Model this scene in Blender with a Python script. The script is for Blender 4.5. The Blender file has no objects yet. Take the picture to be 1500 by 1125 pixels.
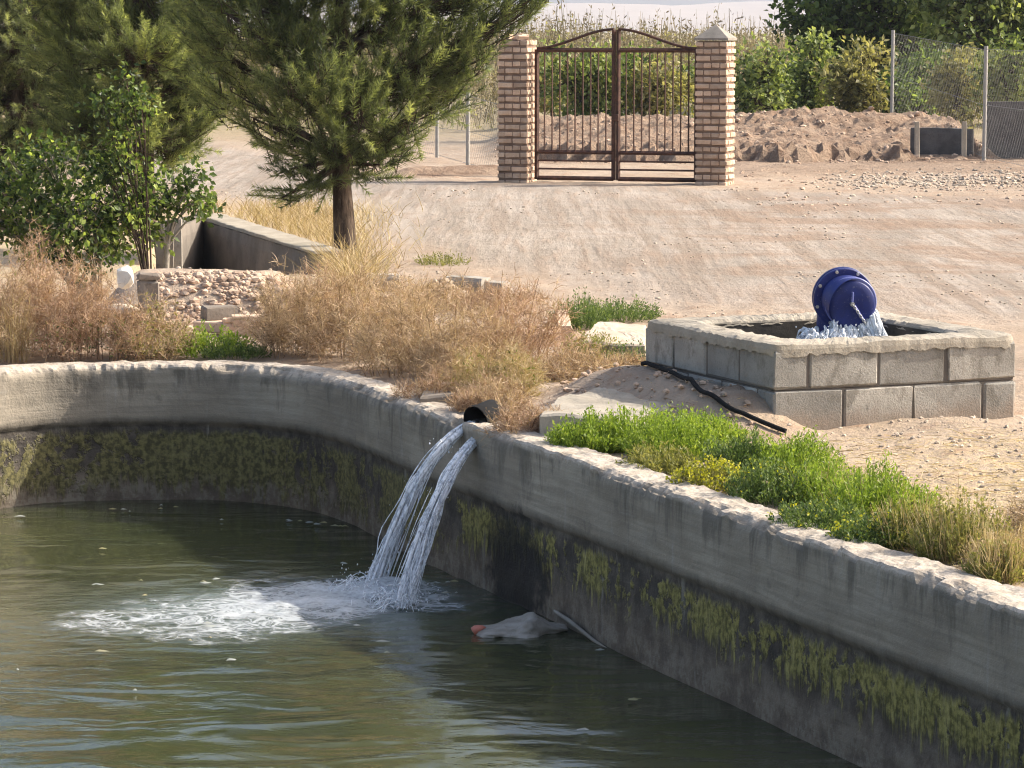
import bpy, bmesh, math, random
import numpy as np
from mathutils import Vector

rng = np.random.default_rng(11)
random.seed(5)
COL = bpy.context.scene.collection
SC = bpy.context.scene

# ------------------------------------------------------------------ camera geometry
F, HOR, CAMZ = 4730.0, 44.0, 2.0
PITCH = math.atan((562.5 - HOR) / F)
def ray(px, py):
    u = (px - 750.0) / F; v = (562.5 - py) / F
    cp, sp = math.cos(PITCH), math.sin(PITCH)
    return np.array([u, cp + v * sp, -sp + v * cp])
def W(px, py, z=0.0):
    d = ray(px, py); t = (z - CAMZ) / d[2]
    return np.array([0, 0, CAMZ]) + d * t
def WY(px, py, Y):
    d = ray(px, py); t = Y / d[1]
    return np.array([0, 0, CAMZ]) + d * t

SUNV = np.array([0.968, 0.25]); SUNV = SUNV / np.linalg.norm(SUNV)
SUN_EL = math.radians(36)

# ------------------------------------------------------------------ numeric noise
def _h(ix, iy, iz, seed):
    h = (ix.astype(np.int64) * 374761393 + iy.astype(np.int64) * 668265263 + iz.astype(np.int64) * 1274126177 + seed * 974711) & 0xFFFFFFFF
    h = ((h ^ (h >> 13)) * 1274126177) & 0xFFFFFFFF
    h = ((h ^ (h >> 16)) * 2246822519) & 0xFFFFFFFF
    return ((h ^ (h >> 15)) & 0xFFFFFF) / float(0xFFFFFF)
def vnoise(x, y, z=0.0, seed=0):
    x, y, z = np.broadcast_arrays(np.asarray(x, float), np.asarray(y, float), np.asarray(z, float))
    ix, iy, iz = np.floor(x), np.floor(y), np.floor(z)
    fx, fy, fz = x - ix, y - iy, z - iz
    fx, fy, fz = [f * f * (3 - 2 * f) for f in (fx, fy, fz)]
    r = 0
    for dx in (0, 1):
        for dy in (0, 1):
            for dz in (0, 1):
                w = (fx if dx else 1 - fx) * (fy if dy else 1 - fy) * (fz if dz else 1 - fz)
                r = r + w * _h(ix + dx, iy + dy, iz + dz, seed)
    return r * 2 - 1
def fbm(x, y, z=0.0, o=4, seed=0):
    r, a, s = 0, 0.5, 1.0
    for k in range(o):
        r = r + a * vnoise(np.asarray(x) * s, np.asarray(y) * s, np.asarray(z) * s, seed + k * 17)
        a *= 0.5; s *= 2.03
    return r
def sst(a, b, x):
    t = np.clip((x - a) / (b - a), 0, 1); return t * t * (3 - 2 * t)
def sdpoly(P, x, y):
    """signed distance to a polygon, negative inside"""
    P = np.asarray(P, float)
    d = np.full(x.shape, 1e18); ins = np.zeros(x.shape, bool)
    for i in range(len(P)):
        a, b = P[i], P[(i + 1) % len(P)]
        ex, ey = b - a
        t = np.clip(((x - a[0]) * ex + (y - a[1]) * ey) / (ex * ex + ey * ey + 1e-12), 0, 1)
        d = np.minimum(d, (x - a[0] - t * ex) ** 2 + (y - a[1] - t * ey) ** 2)
        c = ((a[1] > y) != (b[1] > y)) & (x < (b[0] - a[0]) * (y - a[1]) / (b[1] - a[1] + 1e-12) + a[0])
        ins ^= c
    d = np.sqrt(d)
    return np.where(ins, -d, d)
def nrm(v):
    return v / (np.linalg.norm(v, axis=-1, keepdims=True) + 1e-9)
def rdir(n):
    return nrm(rng.normal(size=(n, 3)))

# ------------------------------------------------------------------ mesh builder
class MB:
    def __init__(s): s.V = []; s.n = 0; s.F = []; s.T = []; s.M = []; s.S = []
    def add(s, v, f, tint=0.5, mi=0, smooth=False):
        v = np.asarray(v, float).reshape(-1, 3); f = np.asarray(f, int)
        if len(f) == 0: return
        s.V.append(v); s.F.append(f + s.n); s.n += len(v)
        s.T.append(np.broadcast_to(np.asarray(tint, float), (len(v),)))
        s.M.append(np.full(len(f), mi)); s.S.append(np.array(np.broadcast_to(smooth, (len(f),))))
    def build(s, name, mats, parent=None, loc=(0, 0, 0), attrs=None):
        loc = np.asarray(loc, float)
        me = bpy.data.meshes.new(name)
        V = np.concatenate(s.V) - loc
        if parent is not None: V = V - np.array(parent.location)
        if parent is not None and parent.parent is not None: V = V - np.array(parent.parent.location)
        me.vertices.add(len(V)); me.vertices.foreach_set('co', V.ravel())
        tot = np.concatenate([np.full(len(f), f.shape[1]) for f in s.F])
        idx = np.concatenate([f.ravel() for f in s.F])
        me.loops.add(len(idx)); me.loops.foreach_set('vertex_index', idx)
        me.polygons.add(len(tot))
        me.polygons.foreach_set('loop_start', np.concatenate([[0], np.cumsum(tot)[:-1]]))
        me.polygons.foreach_set('loop_total', tot)
        if not isinstance(mats, (list, tuple)): mats = [mats]
        for m in mats: me.materials.append(m)
        me.polygons.foreach_set('material_index', np.concatenate(s.M))
        me.polygons.foreach_set('use_smooth', np.concatenate(s.S))
        a = me.attributes.new('tint', 'FLOAT', 'POINT'); a.data.foreach_set('value', np.concatenate(s.T))
        for k, arr in (attrs or {}).items():
            a = me.attributes.new(k, 'FLOAT', 'POINT'); a.data.foreach_set('value', np.asarray(arr, float))
        me.update(calc_edges=True); me.validate()
        o = bpy.data.objects.new(name, me); COL.objects.link(o)
        o.location = loc
        if parent is not None: o.parent = parent
        return o

    # ---- primitives
    def leaves(s, c, d, n, L, Wd, tint, mi=0, fold=0.25):
        N = len(c); L = np.broadcast_to(L, (N,))[:, None]; Wd = np.broadcast_to(Wd, (N,))[:, None]
        d = nrm(d); sd = nrm(np.cross(d, n)); up = np.cross(sd, d)
        b = c; t = c + d * L
        m = c + d * L * 0.45
        l = m + sd * Wd * 0.5 + up * Wd * fold; r = m - sd * Wd * 0.5 + up * Wd * fold
        v = np.stack([b, l, t, r], 1).reshape(-1, 3)
        i = np.arange(N)[:, None] * 4
        f = np.concatenate([i + np.array([[0, 2, 1]]), i + np.array([[0, 3, 2]])])
        s.add(v, f, np.repeat(np.broadcast_to(tint, (N,)), 4), mi)
    def blades(s, a, m, e, w, tint, mi=0, taper=0.35):
        """ribbons a->m->e, tapering to a point at e"""
        N = len(a); w = np.broadcast_to(w, (N,))[:, None]
        d = nrm(e - a); p = nrm(np.cross(d, rdir(N)))
        v = np.stack([a - p * w * .5, a + p * w * .5, m - p * w * .42, m + p * w * .42, e - p * w * taper * .5, e + p * w * taper * .5], 1).reshape(-1, 3)
        i = np.arange(N)[:, None] * 6
        f = np.concatenate([i + np.array([[0, 1, 3, 2]]), i + np.array([[2, 3, 5, 4]])])
        s.add(v, f, np.repeat(np.broadcast_to(tint, (N,)), 6), mi)
    def needles(s, a, e, w, tint, mi=0):
        N = len(a); w = np.broadcast_to(w, (N,))[:, None]
        p = nrm(np.cross(e - a, rdir(N)))
        v = np.stack([a - p * w * .5, a + p * w * .5, e], 1).reshape(-1, 3)
        i = np.arange(N)[:, None] * 3
        s.add(v, i + np.array([[0, 1, 2]]), np.repeat(np.broadcast_to(tint, (N,)), 3), mi)
    def tube(s, pts, rad, sides=8, tint=0.5, mi=0, smooth=True, cap=True, rough=0.0):
        pts = np.asarray(pts, float); n = len(pts); rad = np.broadcast_to(rad, (n,))
        tg = np.gradient(pts, axis=0); tg = nrm(tg)
        up = np.array([0, 0, 1.0]) if abs(tg[0][2]) < 0.9 else np.array([1.0, 0, 0])
        A = []; 
        for t in tg:
            x = np.cross(up, t); x = x / (np.linalg.norm(x) + 1e-9); up = np.cross(t, x); A.append((x, up.copy()))
        th = np.linspace(0, 2 * np.pi, sides, endpoint=False)
        V = np.stack([pts[i] + rad[i] * (np.cos(th)[:, None] * A[i][0] + np.sin(th)[:, None] * A[i][1]) for i in range(n)])
        if rough:
            V = V + (V - pts[:, None]) * (rough * rng.normal(size=(n, sides, 1)))
        f = []
        for i in range(n - 1):
            for k in range(sides):
                k2 = (k + 1) % sides
                f.append((i * sides + k, i * sides + k2, (i + 1) * sides + k2, (i + 1) * sides + k))
        V = V.reshape(-1, 3)
        s.add(V, f, tint, mi, smooth)
        if cap:
            base = s.n - len(V)
            for i0 in (0, (n - 1) * sides):
                ring = V[i0:i0 + sides]
                s.add(np.vstack([ring, ring.mean(0)]), [(k, (k + 1) % sides, sides) for k in range(sides)], tint, mi, False)
    def box(s, c, size, ax=(1, 0), tint=0.5, mi=0, jit=0.0, bevel=0.006):
        """bevelled box; c = centre, ax = horizontal x axis"""
        ax = np.array([ax[0], ax[1], 0.0]); ax /= np.linalg.norm(ax); ay = np.array([-ax[1], ax[0], 0]); az = np.array([0, 0, 1.0])
        h = np.asarray(size, float) / 2; b = min(bevel, h.min() * 0.6)
        bm = bmesh.new(); bmesh.ops.create_cube(bm, size=1.0)
        for v in bm.verts: v.co = Vector((v.co.x * size[0], v.co.y * size[1], v.co.z * size[2]))
        bmesh.ops.bevel(bm, geom=bm.edges[:], offset=b, segments=1, affect='EDGES')
        bmesh.ops.triangulate(bm, faces=[f for f in bm.faces if len(f.verts) > 4])
        V = np.array([v.co[:] for v in bm.verts]); bm.verts.index_update()
        if jit: V = V + rng.normal(size=V.shape) * jit
        V = np.asarray(c) + V[:, :1] * ax + V[:, 1:2] * ay + V[:, 2:] * az
        for k in (3, 4):
            ff = [[v.index for v in f.verts] for f in bm.faces if len(f.verts) == k]
            if ff: 
                if k == 3 or not hasattr(s, '_'): pass
                s.F.append(np.array(ff) + s.n); s.M.append(np.full(len(ff), mi)); s.S.append(np.full(len(ff), False))
        s.V.append(V); s.n += len(V); s.T.append(np.full(len(V), tint)); bm.free()
    def grid_sheet(s, V, nu, nv, tint=0.5, mi=0, smooth=True, closed_u=False):
        f = []
        I = np.arange(nu * nv).reshape(nu, nv)
        J = np.vstack([I, I[:1]]) if closed_u else I
        f = np.stack([J[:-1, :-1], J[1:, :-1], J[1:, 1:], J[:-1, 1:]], -1).reshape(-1, 4)
        s.add(V.reshape(-1, 3), f, tint, mi, smooth)

def tag(o, label=None, cat=None, group=None, kind=None):
    if label: o['label'] = label
    if cat: o['category'] = cat
    if group: o['group'] = group
    if kind: o['kind'] = kind
    return o
def empty(name, loc, label, cat, group=None):
    o = bpy.data.objects.new(name, None); COL.objects.link(o); o.location = [float(q) for q in loc]
    o.empty_display_size = 0.1
    return tag(o, label, cat, group)

# ------------------------------------------------------------------ materials
class NT:
    def __init__(s, name):
        s.m = bpy.data.materials.new(name); s.m.use_nodes = True
        s.t = s.m.node_tree; s.t.nodes.clear()
        s.out = s.t.nodes.new('ShaderNodeOutputMaterial')
    def put(s, sock, val):
        if val is None: return
        if isinstance(val, bpy.types.NodeSocket): s.t.links.new(val, sock)
        else:
            if hasattr(sock, 'default_value'):
                dv = sock.default_value
                if hasattr(dv, '__len__') and not hasattr(val, '__len__'): val = (val,) * len(dv)
                if hasattr(dv, '__len__') and len(dv) == 4 and len(val) == 3: val = tuple(val) + (1.0,)
                sock.default_value = val
    def n(s, typ, ins=None, **props):
        nd = s.t.nodes.new(typ)
        for k, v in props.items(): setattr(nd, k, v)
        for k, v in (ins or {}).items(): s.put(nd.inputs[k], v)
        return nd
    def pos(s): return s.n('ShaderNodeNewGeometry').outputs['Position']
    def attr(s, name='tint'): return s.n('ShaderNodeAttribute', attribute_name=name).outputs['Fac']
    def mapv(s, vec, scale=(1, 1, 1), rot=(0, 0, 0), loc=(0, 0, 0)):
        return s.n('ShaderNodeMapping', {'Vector': vec, 'Scale': scale, 'Rotation': rot, 'Location': loc}).outputs[0]
    def noise(s, vec, scale, detail=4, rough=0.55, dist=0.0):
        return s.n('ShaderNodeTexNoise', {'Vector': vec, 'Scale': scale, 'Detail': detail, 'Roughness': rough, 'Distortion': dist}).outputs['Fac']
    def voro(s, vec, scale, feat='F1', out='Distance'):
        return s.n('ShaderNodeTexVoronoi', {'Vector': vec, 'Scale': scale}, feature=feat).outputs[out]
    def ms(s, op, a, b=None, c=None, clamp=False):
        nd = s.t.nodes.new('ShaderNodeMath'); nd.operation = op; nd.use_clamp = clamp
        s.put(nd.inputs[0], a); s.put(nd.inputs[1], b); s.put(nd.inputs[2], c)
        return nd.outputs[0]
    def rng(s, v, a, b, c=0.0, d=1.0, smooth=True):
        nd = s.t.nodes.new('ShaderNodeMapRange'); nd.interpolation_type = 'SMOOTHSTEP' if smooth else 'LINEAR'
        s.put(nd.inputs['Value'], v)
        for k, q in (('From Min', a), ('From Max', b), ('To Min', c), ('To Max', d)): s.put(nd.inputs[k], q)
        return nd.outputs[0]
    def mix(s, f, a, b, mode='MIX'):
        nd = s.t.nodes.new('ShaderNodeMix'); nd.data_type = 'RGBA'; nd.blend_type = mode
        s.put(nd.inputs[0], f); s.put(nd.inputs[6], a); s.put(nd.inputs[7], b)
        return nd.outputs[2]
    def xyz(s, v):
        nd = s.n('ShaderNodeSeparateXYZ', {0: v}); return nd.outputs[0], nd.outputs[1], nd.outputs[2]
    def bump(s, h, strength=0.5, dist=0.02, normal=None):
        return s.n('ShaderNodeBump', {'Height': h, 'Strength': strength, 'Distance': dist, 'Normal': normal}).outputs[0]
    def bsdf(s, col, rough=0.9, normal=None, spec=0.3, **kw):
        nd = s.n('ShaderNodeBsdfPrincipled', {'Base Color': col, 'Roughness': rough, 'Normal': normal, 'Specular IOR Level': spec})
        for k, v in kw.items(): s.put(nd.inputs[k.replace('_', ' ')], v)
        return nd.outputs[0]
    def done(s, surf):
        s.t.links.new(surf, s.out.inputs['Surface']); return s.m

def leaf_mat(name, dark, mid, light, transl=0.4, rough=0.5, tcol=1.5):
    t = NT(name); a = t.attr()
    big = t.noise(t.pos(), 1.7, 3)
    f = t.ms('ADD', t.ms('MULTIPLY', a, 0.75), t.ms('MULTIPLY', big, 0.3))
    c = t.mix(t.rng(f, 0.15, 0.55), dark, mid); c = t.mix(t.rng(f, 0.5, 0.95), c, light)
    d = t.bsdf(c, rough, spec=0.35)
    tc = t.mix(1.0, c, (tcol, tcol * 1.0, tcol * 0.55, 1), 'MULTIPLY')
    tr = t.n('ShaderNodeBsdfTranslucent', {'Color': tc}).outputs[0]
    mx = t.n('ShaderNodeMixShader', {0: transl, 1: d, 2: tr}).outputs[0]
    return t.done(mx)

M = {}
M['needle'] = leaf_mat('pine_needles', (.054, .070, .038), (.150, .180, .080), (.36, .39, .16), 0.5, 0.45)
M['needle_grey'] = leaf_mat('pine_needles_grey', (.060, .076, .052), (.155, .180, .100), (.34, .37, .18), 0.48, 0.5)
M['fig'] = leaf_mat('broad_leaves', (.018, .032, .010), (.075, .118, .030), (.40, .48, .13), 0.45, 0.4)
M['tree'] = leaf_mat('far_tree_leaves', (.030, .048, .018), (.085, .13, .038), (.24, .31, .09), 0.48, 0.5)
M['shrub'] = leaf_mat('shrub_leaves', (.05, .075, .025), (.18, .225, .07), (.38, .41, .16), 0.4, 0.55)
M['shrub_olive'] = leaf_mat('olive_shrub_leaves', (.09, .09, .04), (.25, .235, .10), (.44, .40, .19), 0.4, 0.6)
M['weed'] = leaf_mat('bright_weed_leaves', (.075, .13, .02), (.23, .32, .045), (.42, .48, .10), 0.42, 0.5, 1.3)
M['weed_dark'] = leaf_mat('blue_green_weed_leaves', (.035, .065, .022), (.11, .165, .05), (.26, .32, .10), 0.35, 0.5)
M['weed_yellow'] = leaf_mat('yellow_weed_flowers', (.18, .22, .02), (.40, .40, .03), (.62, .56, .05), 0.35, 0.5, 1.2)
M['weed_olive'] = leaf_mat('yellow_green_weed_leaves', (.10, .115, .035), (.25, .25, .075), (.44, .40, .15), 0.4, 0.55, 1.2)
M['dry'] = leaf_mat('dry_twigs', (.19, .125, .085), (.44, .31, .20), (.66, .51, .36), 0.25, 0.8, 1.15)
M['dry_red'] = leaf_mat('reddish_dry_twigs', (.18, .105, .07), (.43, .28, .19), (.62, .46, .335), 0.25, 0.8, 1.15)
M['straw'] = leaf_mat('dry_straw', (.25, .18, .095), (.44, .33, .185), (.60, .48, .31), 0.3, 0.8, 1.1)
M['reed'] = leaf_mat('dry_reed_stems', (.11, .09, .06), (.20, .165, .11), (.31, .26, .18), 0.25, 0.9, 1.1)

def soil():
    t = NT('dry_soil'); p = t.pos()
    road = t.attr('road'); bank = t.attr('bank'); straw = t.attr('straw')
    n1 = t.noise(p, 0.55, 5, 0.6); n2 = t.noise(p, 3.2, 6, 0.65); n3 = t.noise(p, 22, 5, 0.7); n4 = t.noise(p, 90, 3, 0.7)
    st = t.noise(t.mapv(p, (2.6, 0.22, 1), (0, 0, math.radians(-24))), 1.0, 6, 0.65, 0.4)
    st2 = t.noise(t.mapv(p, (7.5, 0.5, 1), (0, 0, math.radians(-20))), 1.0, 5, 0.6)
    base = t.mix(t.rng(n1, .3, .7), (.33, .25, .18), (.40, .318, .245))
    base = t.mix(t.rng(n2, .48, .72), base, (.30, .20, .135))
    rd = t.mix(t.rng(st, .35, .66), (.270, .228, .186), (.365, .314, .264))
    rd = t.mix(t.rng(st2, .50, .66, 0, .6), rd, (.30, .225, .17))
    rut = t.noise(t.mapv(p, (3.6, .10, 1), (0, 0, math.radians(-33))), 1.0, 4, .6, .25)
    rd = t.mix(t.rng(rut, .52, .64, 0, .7), rd, (.235, .185, .142)); rd = t.mix(t.rng(t.noise(p, 1.3, 6, .75), .52, .70, 0, .55), rd, (.25, .19, .14))
    rd = t.mix(t.rng(n2, .58, .78, 0, .5), rd, (.32, .235, .17))
    x_, y_, z_ = t.xyz(p)
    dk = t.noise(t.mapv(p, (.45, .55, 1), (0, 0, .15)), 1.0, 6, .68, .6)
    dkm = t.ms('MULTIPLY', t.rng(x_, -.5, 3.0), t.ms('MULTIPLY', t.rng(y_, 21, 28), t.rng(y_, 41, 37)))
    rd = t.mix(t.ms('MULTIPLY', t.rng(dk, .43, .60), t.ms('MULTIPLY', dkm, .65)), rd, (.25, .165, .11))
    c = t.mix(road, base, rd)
    bk = t.mix(t.rng(n2, .3, .7), (.27, .18, .125), (.42, .31, .225)); bk = t.mix(t.rng(t.noise(p, 5, 6, .8), .54, .68, 0, .6), bk, (.13, .078, .052))
    c = t.mix(bank, c, bk)
    c = t.mix(t.ms('MULTIPLY', t.rng(y_, 54, 66), .8), c, t.mix(t.rng(n2, .3, .7), (.13, .125, .06), (.25, .21, .13)))
    sw = t.noise(t.mapv(p, (9, 9, 1), (0, 0, .6)), 2.5, 5, 0.75, 1.2)
    c = t.mix(t.ms('MULTIPLY', straw, t.rng(sw, .42, .62)), c, (.50, .39, .22))
    c = t.mix(t.rng(n3, .56, .74, 0, .5), c, (.22, .15, .105))
    c = t.mix(t.rng(n4, .60, .75, 0, .55), c, (.55, .47, .39))
    h = t.ms('ADD', t.ms('MULTIPLY', n2, .9), t.ms('MULTIPLY', n3, .35)); h = t.ms('ADD', h, t.ms('MULTIPLY', n4, .10))
    h = t.ms('ADD', h, t.ms('MULTIPLY', t.ms('MULTIPLY', st2, road), .5)); h = t.ms('ADD', h, t.ms('MULTIPLY', t.ms('MULTIPLY', t.noise(p, 6.5, 6, .8), bank), 3.2))
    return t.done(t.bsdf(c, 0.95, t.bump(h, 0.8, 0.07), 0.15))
M['soil'] = soil()

def pool_concrete():
    t = NT('stained_pool_concrete'); p = t.pos(); x, y, z = t.xyz(p)
    n1 = t.noise(p, 1.6, 5, .6); n2 = t.noise(p, 9, 6, .65); n3 = t.noise(p, 55, 4, .7)
    str_ = t.noise(t.mapv(p, (.9, .9, 16)), 1.6, 5, .65, .3)           # trowelled along the wall
    ver = t.noise(t.mapv(p, (11, 11, 1.3)), 1.0, 5, .65)                # runs down the wall
    c = t.mix(t.rng(n1, .3, .7), (.26, .222, .172), (.39, .342, .272))
    c = t.mix(t.rng(str_, .35, .7, 0, .6), c, (.19, .164, .13))
    c = t.mix(t.rng(str_, .62, .8, 0, .5), c, (.38, .355, .32))
    c = t.mix(t.rng(n2, .56, .75, 0, .6), c, (.14, .125, .105))
    c = t.mix(t.rng(ver, .58, .75, 0, .5), c, (.36, .34, .31))
    c = t.mix(t.rng(n3, .62, .75, 0, .5), c, (.43, .40, .36))
    stn = t.noise(t.mapv(p, (5, 5, .9)), 1.0, 6, .7, .5)
    c = t.mix(t.rng(t.ms('ADD', stn, t.ms('MULTIPLY', t.ms('ADD', z, .18), .7)), .52, .68, 0, .75), c, (.12, .105, .085))
    c = t.mix(t.ms('MULTIPLY', t.rng(z, -.30, -.33), .55), c, (.15, .13, .105))
    top = t.rng(z, -.035, -.012)  # wall top: same concrete painted lighter, its sunlit cream put into the colour
    ct = t.mix(t.rng(n2, .35, .65), (.35, .30, .24), (.50, .435, .36)); ct = t.mix(t.rng(n3, .52, .66, 0, .7), ct, (.24, .195, .15)); ct = t.mix(t.rng(t.noise(p, 4, 5, .7), .52, .64, 0, .6), ct, (.26, .20, .145))
    c = t.mix(top, c, ct)
    # wet band and algae below the plaster lip
    edge = t.ms('ADD', z, t.ms('MULTIPLY', t.ms('SUBTRACT', n2, .5), .10))
    wet = t.rng(edge, -.30, -.40)
    cw = t.mix(t.rng(n2, .35, .7), (.042, .035, .030), (.115, .097, .080))
    cw = t.mix(t.rng(z, -.52, -.72, 0, .8), cw, t.mix(t.rng(n2, .35, .65), (.125, .098, .072), (.22, .178, .135)))
    cw = t.mix(t.rng(ver, .60, .74, 0, .7), cw, (.27, .25, .215))
    c = t.mix(wet, c, cw)
    left = t.rng(y, 15.9, 17.4)
    lo = t.rng(left, 0, 1, -.58, -.74, False)
    patch = t.noise(t.mapv(p, (2.2, 2.2, 1.6)), 1.0, 3, .6)
    drip = t.noise(t.mapv(p, (24, 24, 3.2)), 1.0, 4, .7)
    lowedge = t.ms('ADD', z, t.ms('MULTIPLY', t.ms('SUBTRACT', drip, .5), .50))
    zb = t.ms('MULTIPLY', t.rng(t.ms('ADD', z, t.ms('MULTIPLY', t.ms('SUBTRACT', drip, .5), .12)), -.385, -.43), t.rng(lowedge, t.ms('SUBTRACT', lo, .05), t.ms('ADD', lo, .05)))
    cover = t.rng(t.ms('ADD', t.ms('ADD', patch, t.ms('MULTIPLY', left, .05)), t.ms('MULTIPLY', t.ms('SUBTRACT', t.noise(p, 13, 4, .65), .5), .9)), .42, .50)
    al = t.ms('MULTIPLY', zb, cover)
    blot = t.noise(p, 34, 3, .6)
    ca = t.mix(t.rng(blot, .35, .65), (.095, .085, .024), (.30, .265, .08)); ca = t.mix(t.rng(drip, .5, .72), ca, (.38, .335, .13)); ca = t.mix(t.ms('MULTIPLY', t.rng(t.noise(p, 60, 3, .7), .5, .66), t.rng(left, 0, 1, .15, .75)), ca, (.05, .046, .028))
    ca = t.mix(t.ms('MULTIPLY', left, .62), ca, t.mix(t.rng(blot, .4, .62), (.055, .050, .030), (.135, .118, .060)))
    c = t.mix(al, c, ca)
    # pale crust near the water line
    cr = t.ms('MULTIPLY', t.rng(z, -.62, -.80), t.rng(t.ms('ADD', n2, t.ms('MULTIPLY', t.ms('SUBTRACT', blot, .5), .8)), .5, .62))
    c = t.mix(t.ms('MULTIPLY', cr, .75), c, (.22, .195, .15))
    # black slime behind the falling water
    dx = t.n('ShaderNodeVectorMath', {0: t.mapv(p, (1, 1, 1.3)), 1: (0.08, 15.75, -.66 * 1.3)}, operation='DISTANCE').outputs['Value']
    sl = t.rng(t.ms('ADD', dx, t.ms('MULTIPLY', t.ms('SUBTRACT', n2, .5), .5)), .50, .28)
    c = t.mix(t.ms('MULTIPLY', sl, .9), c, (.014, .013, .013))
    h = t.ms('ADD', t.ms('MULTIPLY', n2, .6), t.ms('MULTIPLY', n3, .3)); h = t.ms('ADD', h, t.ms('MULTIPLY', str_, .35)); h = t.ms('ADD', h, t.ms('MULTIPLY', al, .5))
    rough = t.rng(wet, 0, 1, .92, .72, False)
    return t.done(t.bsdf(c, rough, t.bump(h, .75, .018), .3))
M['pool'] = pool_concrete()

def stone_like(name, c0, c1, c2, s1=4, s2=40, bump=.6, dist=.01, rough=.93, speck=None, dirt=None):
    t = NT(name); p = t.pos(); a = t.attr()
    n1 = t.noise(p, s1, 5, .6); n2 = t.noise(p, s2, 5, .7)
    c = t.mix(t.rng(n1, .3, .7), c0, c1)
    c = t.mix(t.rng(n2, .52, .72, 0, .7), c, c2)
    if speck: c = t.mix(t.rng(t.noise(p, s2 * 3, 2, .6), .62, .72), c, speck)
    c = t.mix(1.0, c, t.mix(a, (.72, .72, .72, 1), (1.25, 1.22, 1.18, 1)), 'MULTIPLY')
    if dirt:
        bx_, by_, bz_ = t.xyz(p); nd = t.noise(t.mapv(p, (1, 1, .6)), 7, 5, .7)
        c = t.mix(t.rng(nd, .50, .64, 0, .6), c, (.15, .135, .11)); c = t.mix(t.rng(t.ms('ADD', bz_, t.ms('MULTIPLY', t.ms('SUBTRACT', nd, .5), .25)), .13, .02, 0, .75), c, dirt)
    h = t.ms('ADD', t.ms('MULTIPLY', n1, .5), t.ms('MULTIPLY', n2, .6))
    return t.done(t.bsdf(c, rough, t.bump(h, bump, dist), .2))
M['block'] = stone_like('cinder_block', (.33, .31, .275), (.44, .415, .37), (.20, .188, .165), 5, 95, 1.0, .012, .95, (.54, .51, .46), (.30, .235, .18))
M['mortar'] = stone_like('cement_rim', (.30, .27, .22), (.40, .36, .30), (.25, .22, .18), 6, 45, .9, .012)
M['brick'] = stone_like('sandy_brick', (.47, .33, .235), (.60, .46, .35), (.36, .22, .155), 9, 60, .5, .006)
M['brick_mortar'] = stone_like('pillar_mortar', (.17, .115, .085), (.24, .17, .13), (.11, .075, .055), 9, 60, .5, .006)
M['capstone'] = stone_like('cement_cap', (.22, .20, .175), (.31, .28, .245), (.16, .145, .125), 6, 50)
M['rock'] = stone_like('pale_rock', (.42, .34, .265), (.54, .455, .37), (.28, .21, .155), 7, 45)
M['clod'] = stone_like('soil_clods', (.42, .30, .22), (.53, .41, .315), (.30, .20, .14), 6, 40)
M['white_stone'] = stone_like('white_stone', (.66, .62, .55), (.76, .73, .67), (.50, .46, .40), 8, 40, .5, .01)
M['gravel'] = stone_like('gravel_stone', (.36, .30, .24), (.50, .43, .35), (.26, .21, .165), 2, 30)
M['dark_block'] = stone_like('dark_block', (.085, .080, .078), (.14, .13, .125), (.055, .05, .05), 5, 50)
M['grey_wall'] = stone_like('weathered_grey_concrete', (.16, .14, .12), (.23, .20, .17), (.10, .085, .075), 3, 40)
M['dark_lining'] = stone_like('dark_lining', (.05, .045, .04), (.09, .08, .07), (.03, .028, .025), 5, 30)  # dark tone for the sheets inside the block basin
M['wood'] = stone_like('grey_plank', (.25, .225, .19), (.36, .33, .29), (.17, .15, .13), 3, 30)

def bark():
    t = NT('pine_bark'); p = t.pos()
    n = t.noise(t.mapv(p, (14, 14, 3.5)), 1, 5, .7); n2 = t.noise(p, 50, 3, .6)
    c = t.mix(t.rng(n, .35, .65), (.030, .022, .017), (.115, .085, .064)); c = t.mix(t.rng(n2, .58, .75, 0, .5), c, (.21, .16, .125))
    return t.done(t.bsdf(c, .95, t.bump(n, 1.0, .03), .1))
M['bark'] = bark()
M['pale_bark'] = stone_like('pale_bark', (.26, .235, .20), (.38, .35, .30), (.16, .14, .115), 9, 50)
def iron():
    t = NT('rusty_iron'); p = t.pos(); n = t.noise(p, 14, 5, .65)
    c = t.mix(t.rng(n, .4, .7), (.050, .020, .013), (.115, .05, .03))
    return t.done(t.bsdf(c, .65, t.bump(n, .3, .004), .4))
M['iron'] = iron()
def galv(name, c0, c1, metal=.5, rough=.5, spec=.5):
    t = NT(name); p = t.pos(); n = t.noise(p, 20, 4, .6)
    return t.done(t.bsdf(t.mix(n, c0, c1), rough, t.bump(n, .15, .003), spec, Metallic=metal))
M['post'] = galv('pale_fence_post', (.30, .29, .265), (.44, .42, .385), .1, .7)
M['wire'] = galv('fence_wire', (.20, .20, .19), (.32, .31, .30), .3, .6)
M['bolt'] = galv('bolt_metal', (.45, .44, .42), (.62, .61, .58), .5, .35)
def blue():
    t = NT('blue_paint'); p = t.pos(); n = t.noise(p, 12, 5, .65); n2 = t.noise(p, 70, 3, .6)
    c = t.mix(t.rng(n, .35, .7), (.008, .016, .115), (.013, .028, .18)); c = t.mix(t.rng(n2, .60, .72, 0, .55), c, (.10, .11, .22)); c = t.mix(t.rng(t.noise(p, 28, 6, .75), .60, .68, 0, .55), c, (.30, .30, .34))
    return t.done(t.bsdf(c, t.rng(n, .3, .7, .42, .68), t.bump(n, .12, .004), .5))
M['blue'] = blue()
M['blue_edge'] = galv('worn_blue_edge', (.10, .12, .36), (.20, .22, .45), .0, .45)
M['gasket'] = galv('dark_gasket', (.02, .018, .02), (.045, .03, .03), 0, .8)
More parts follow.
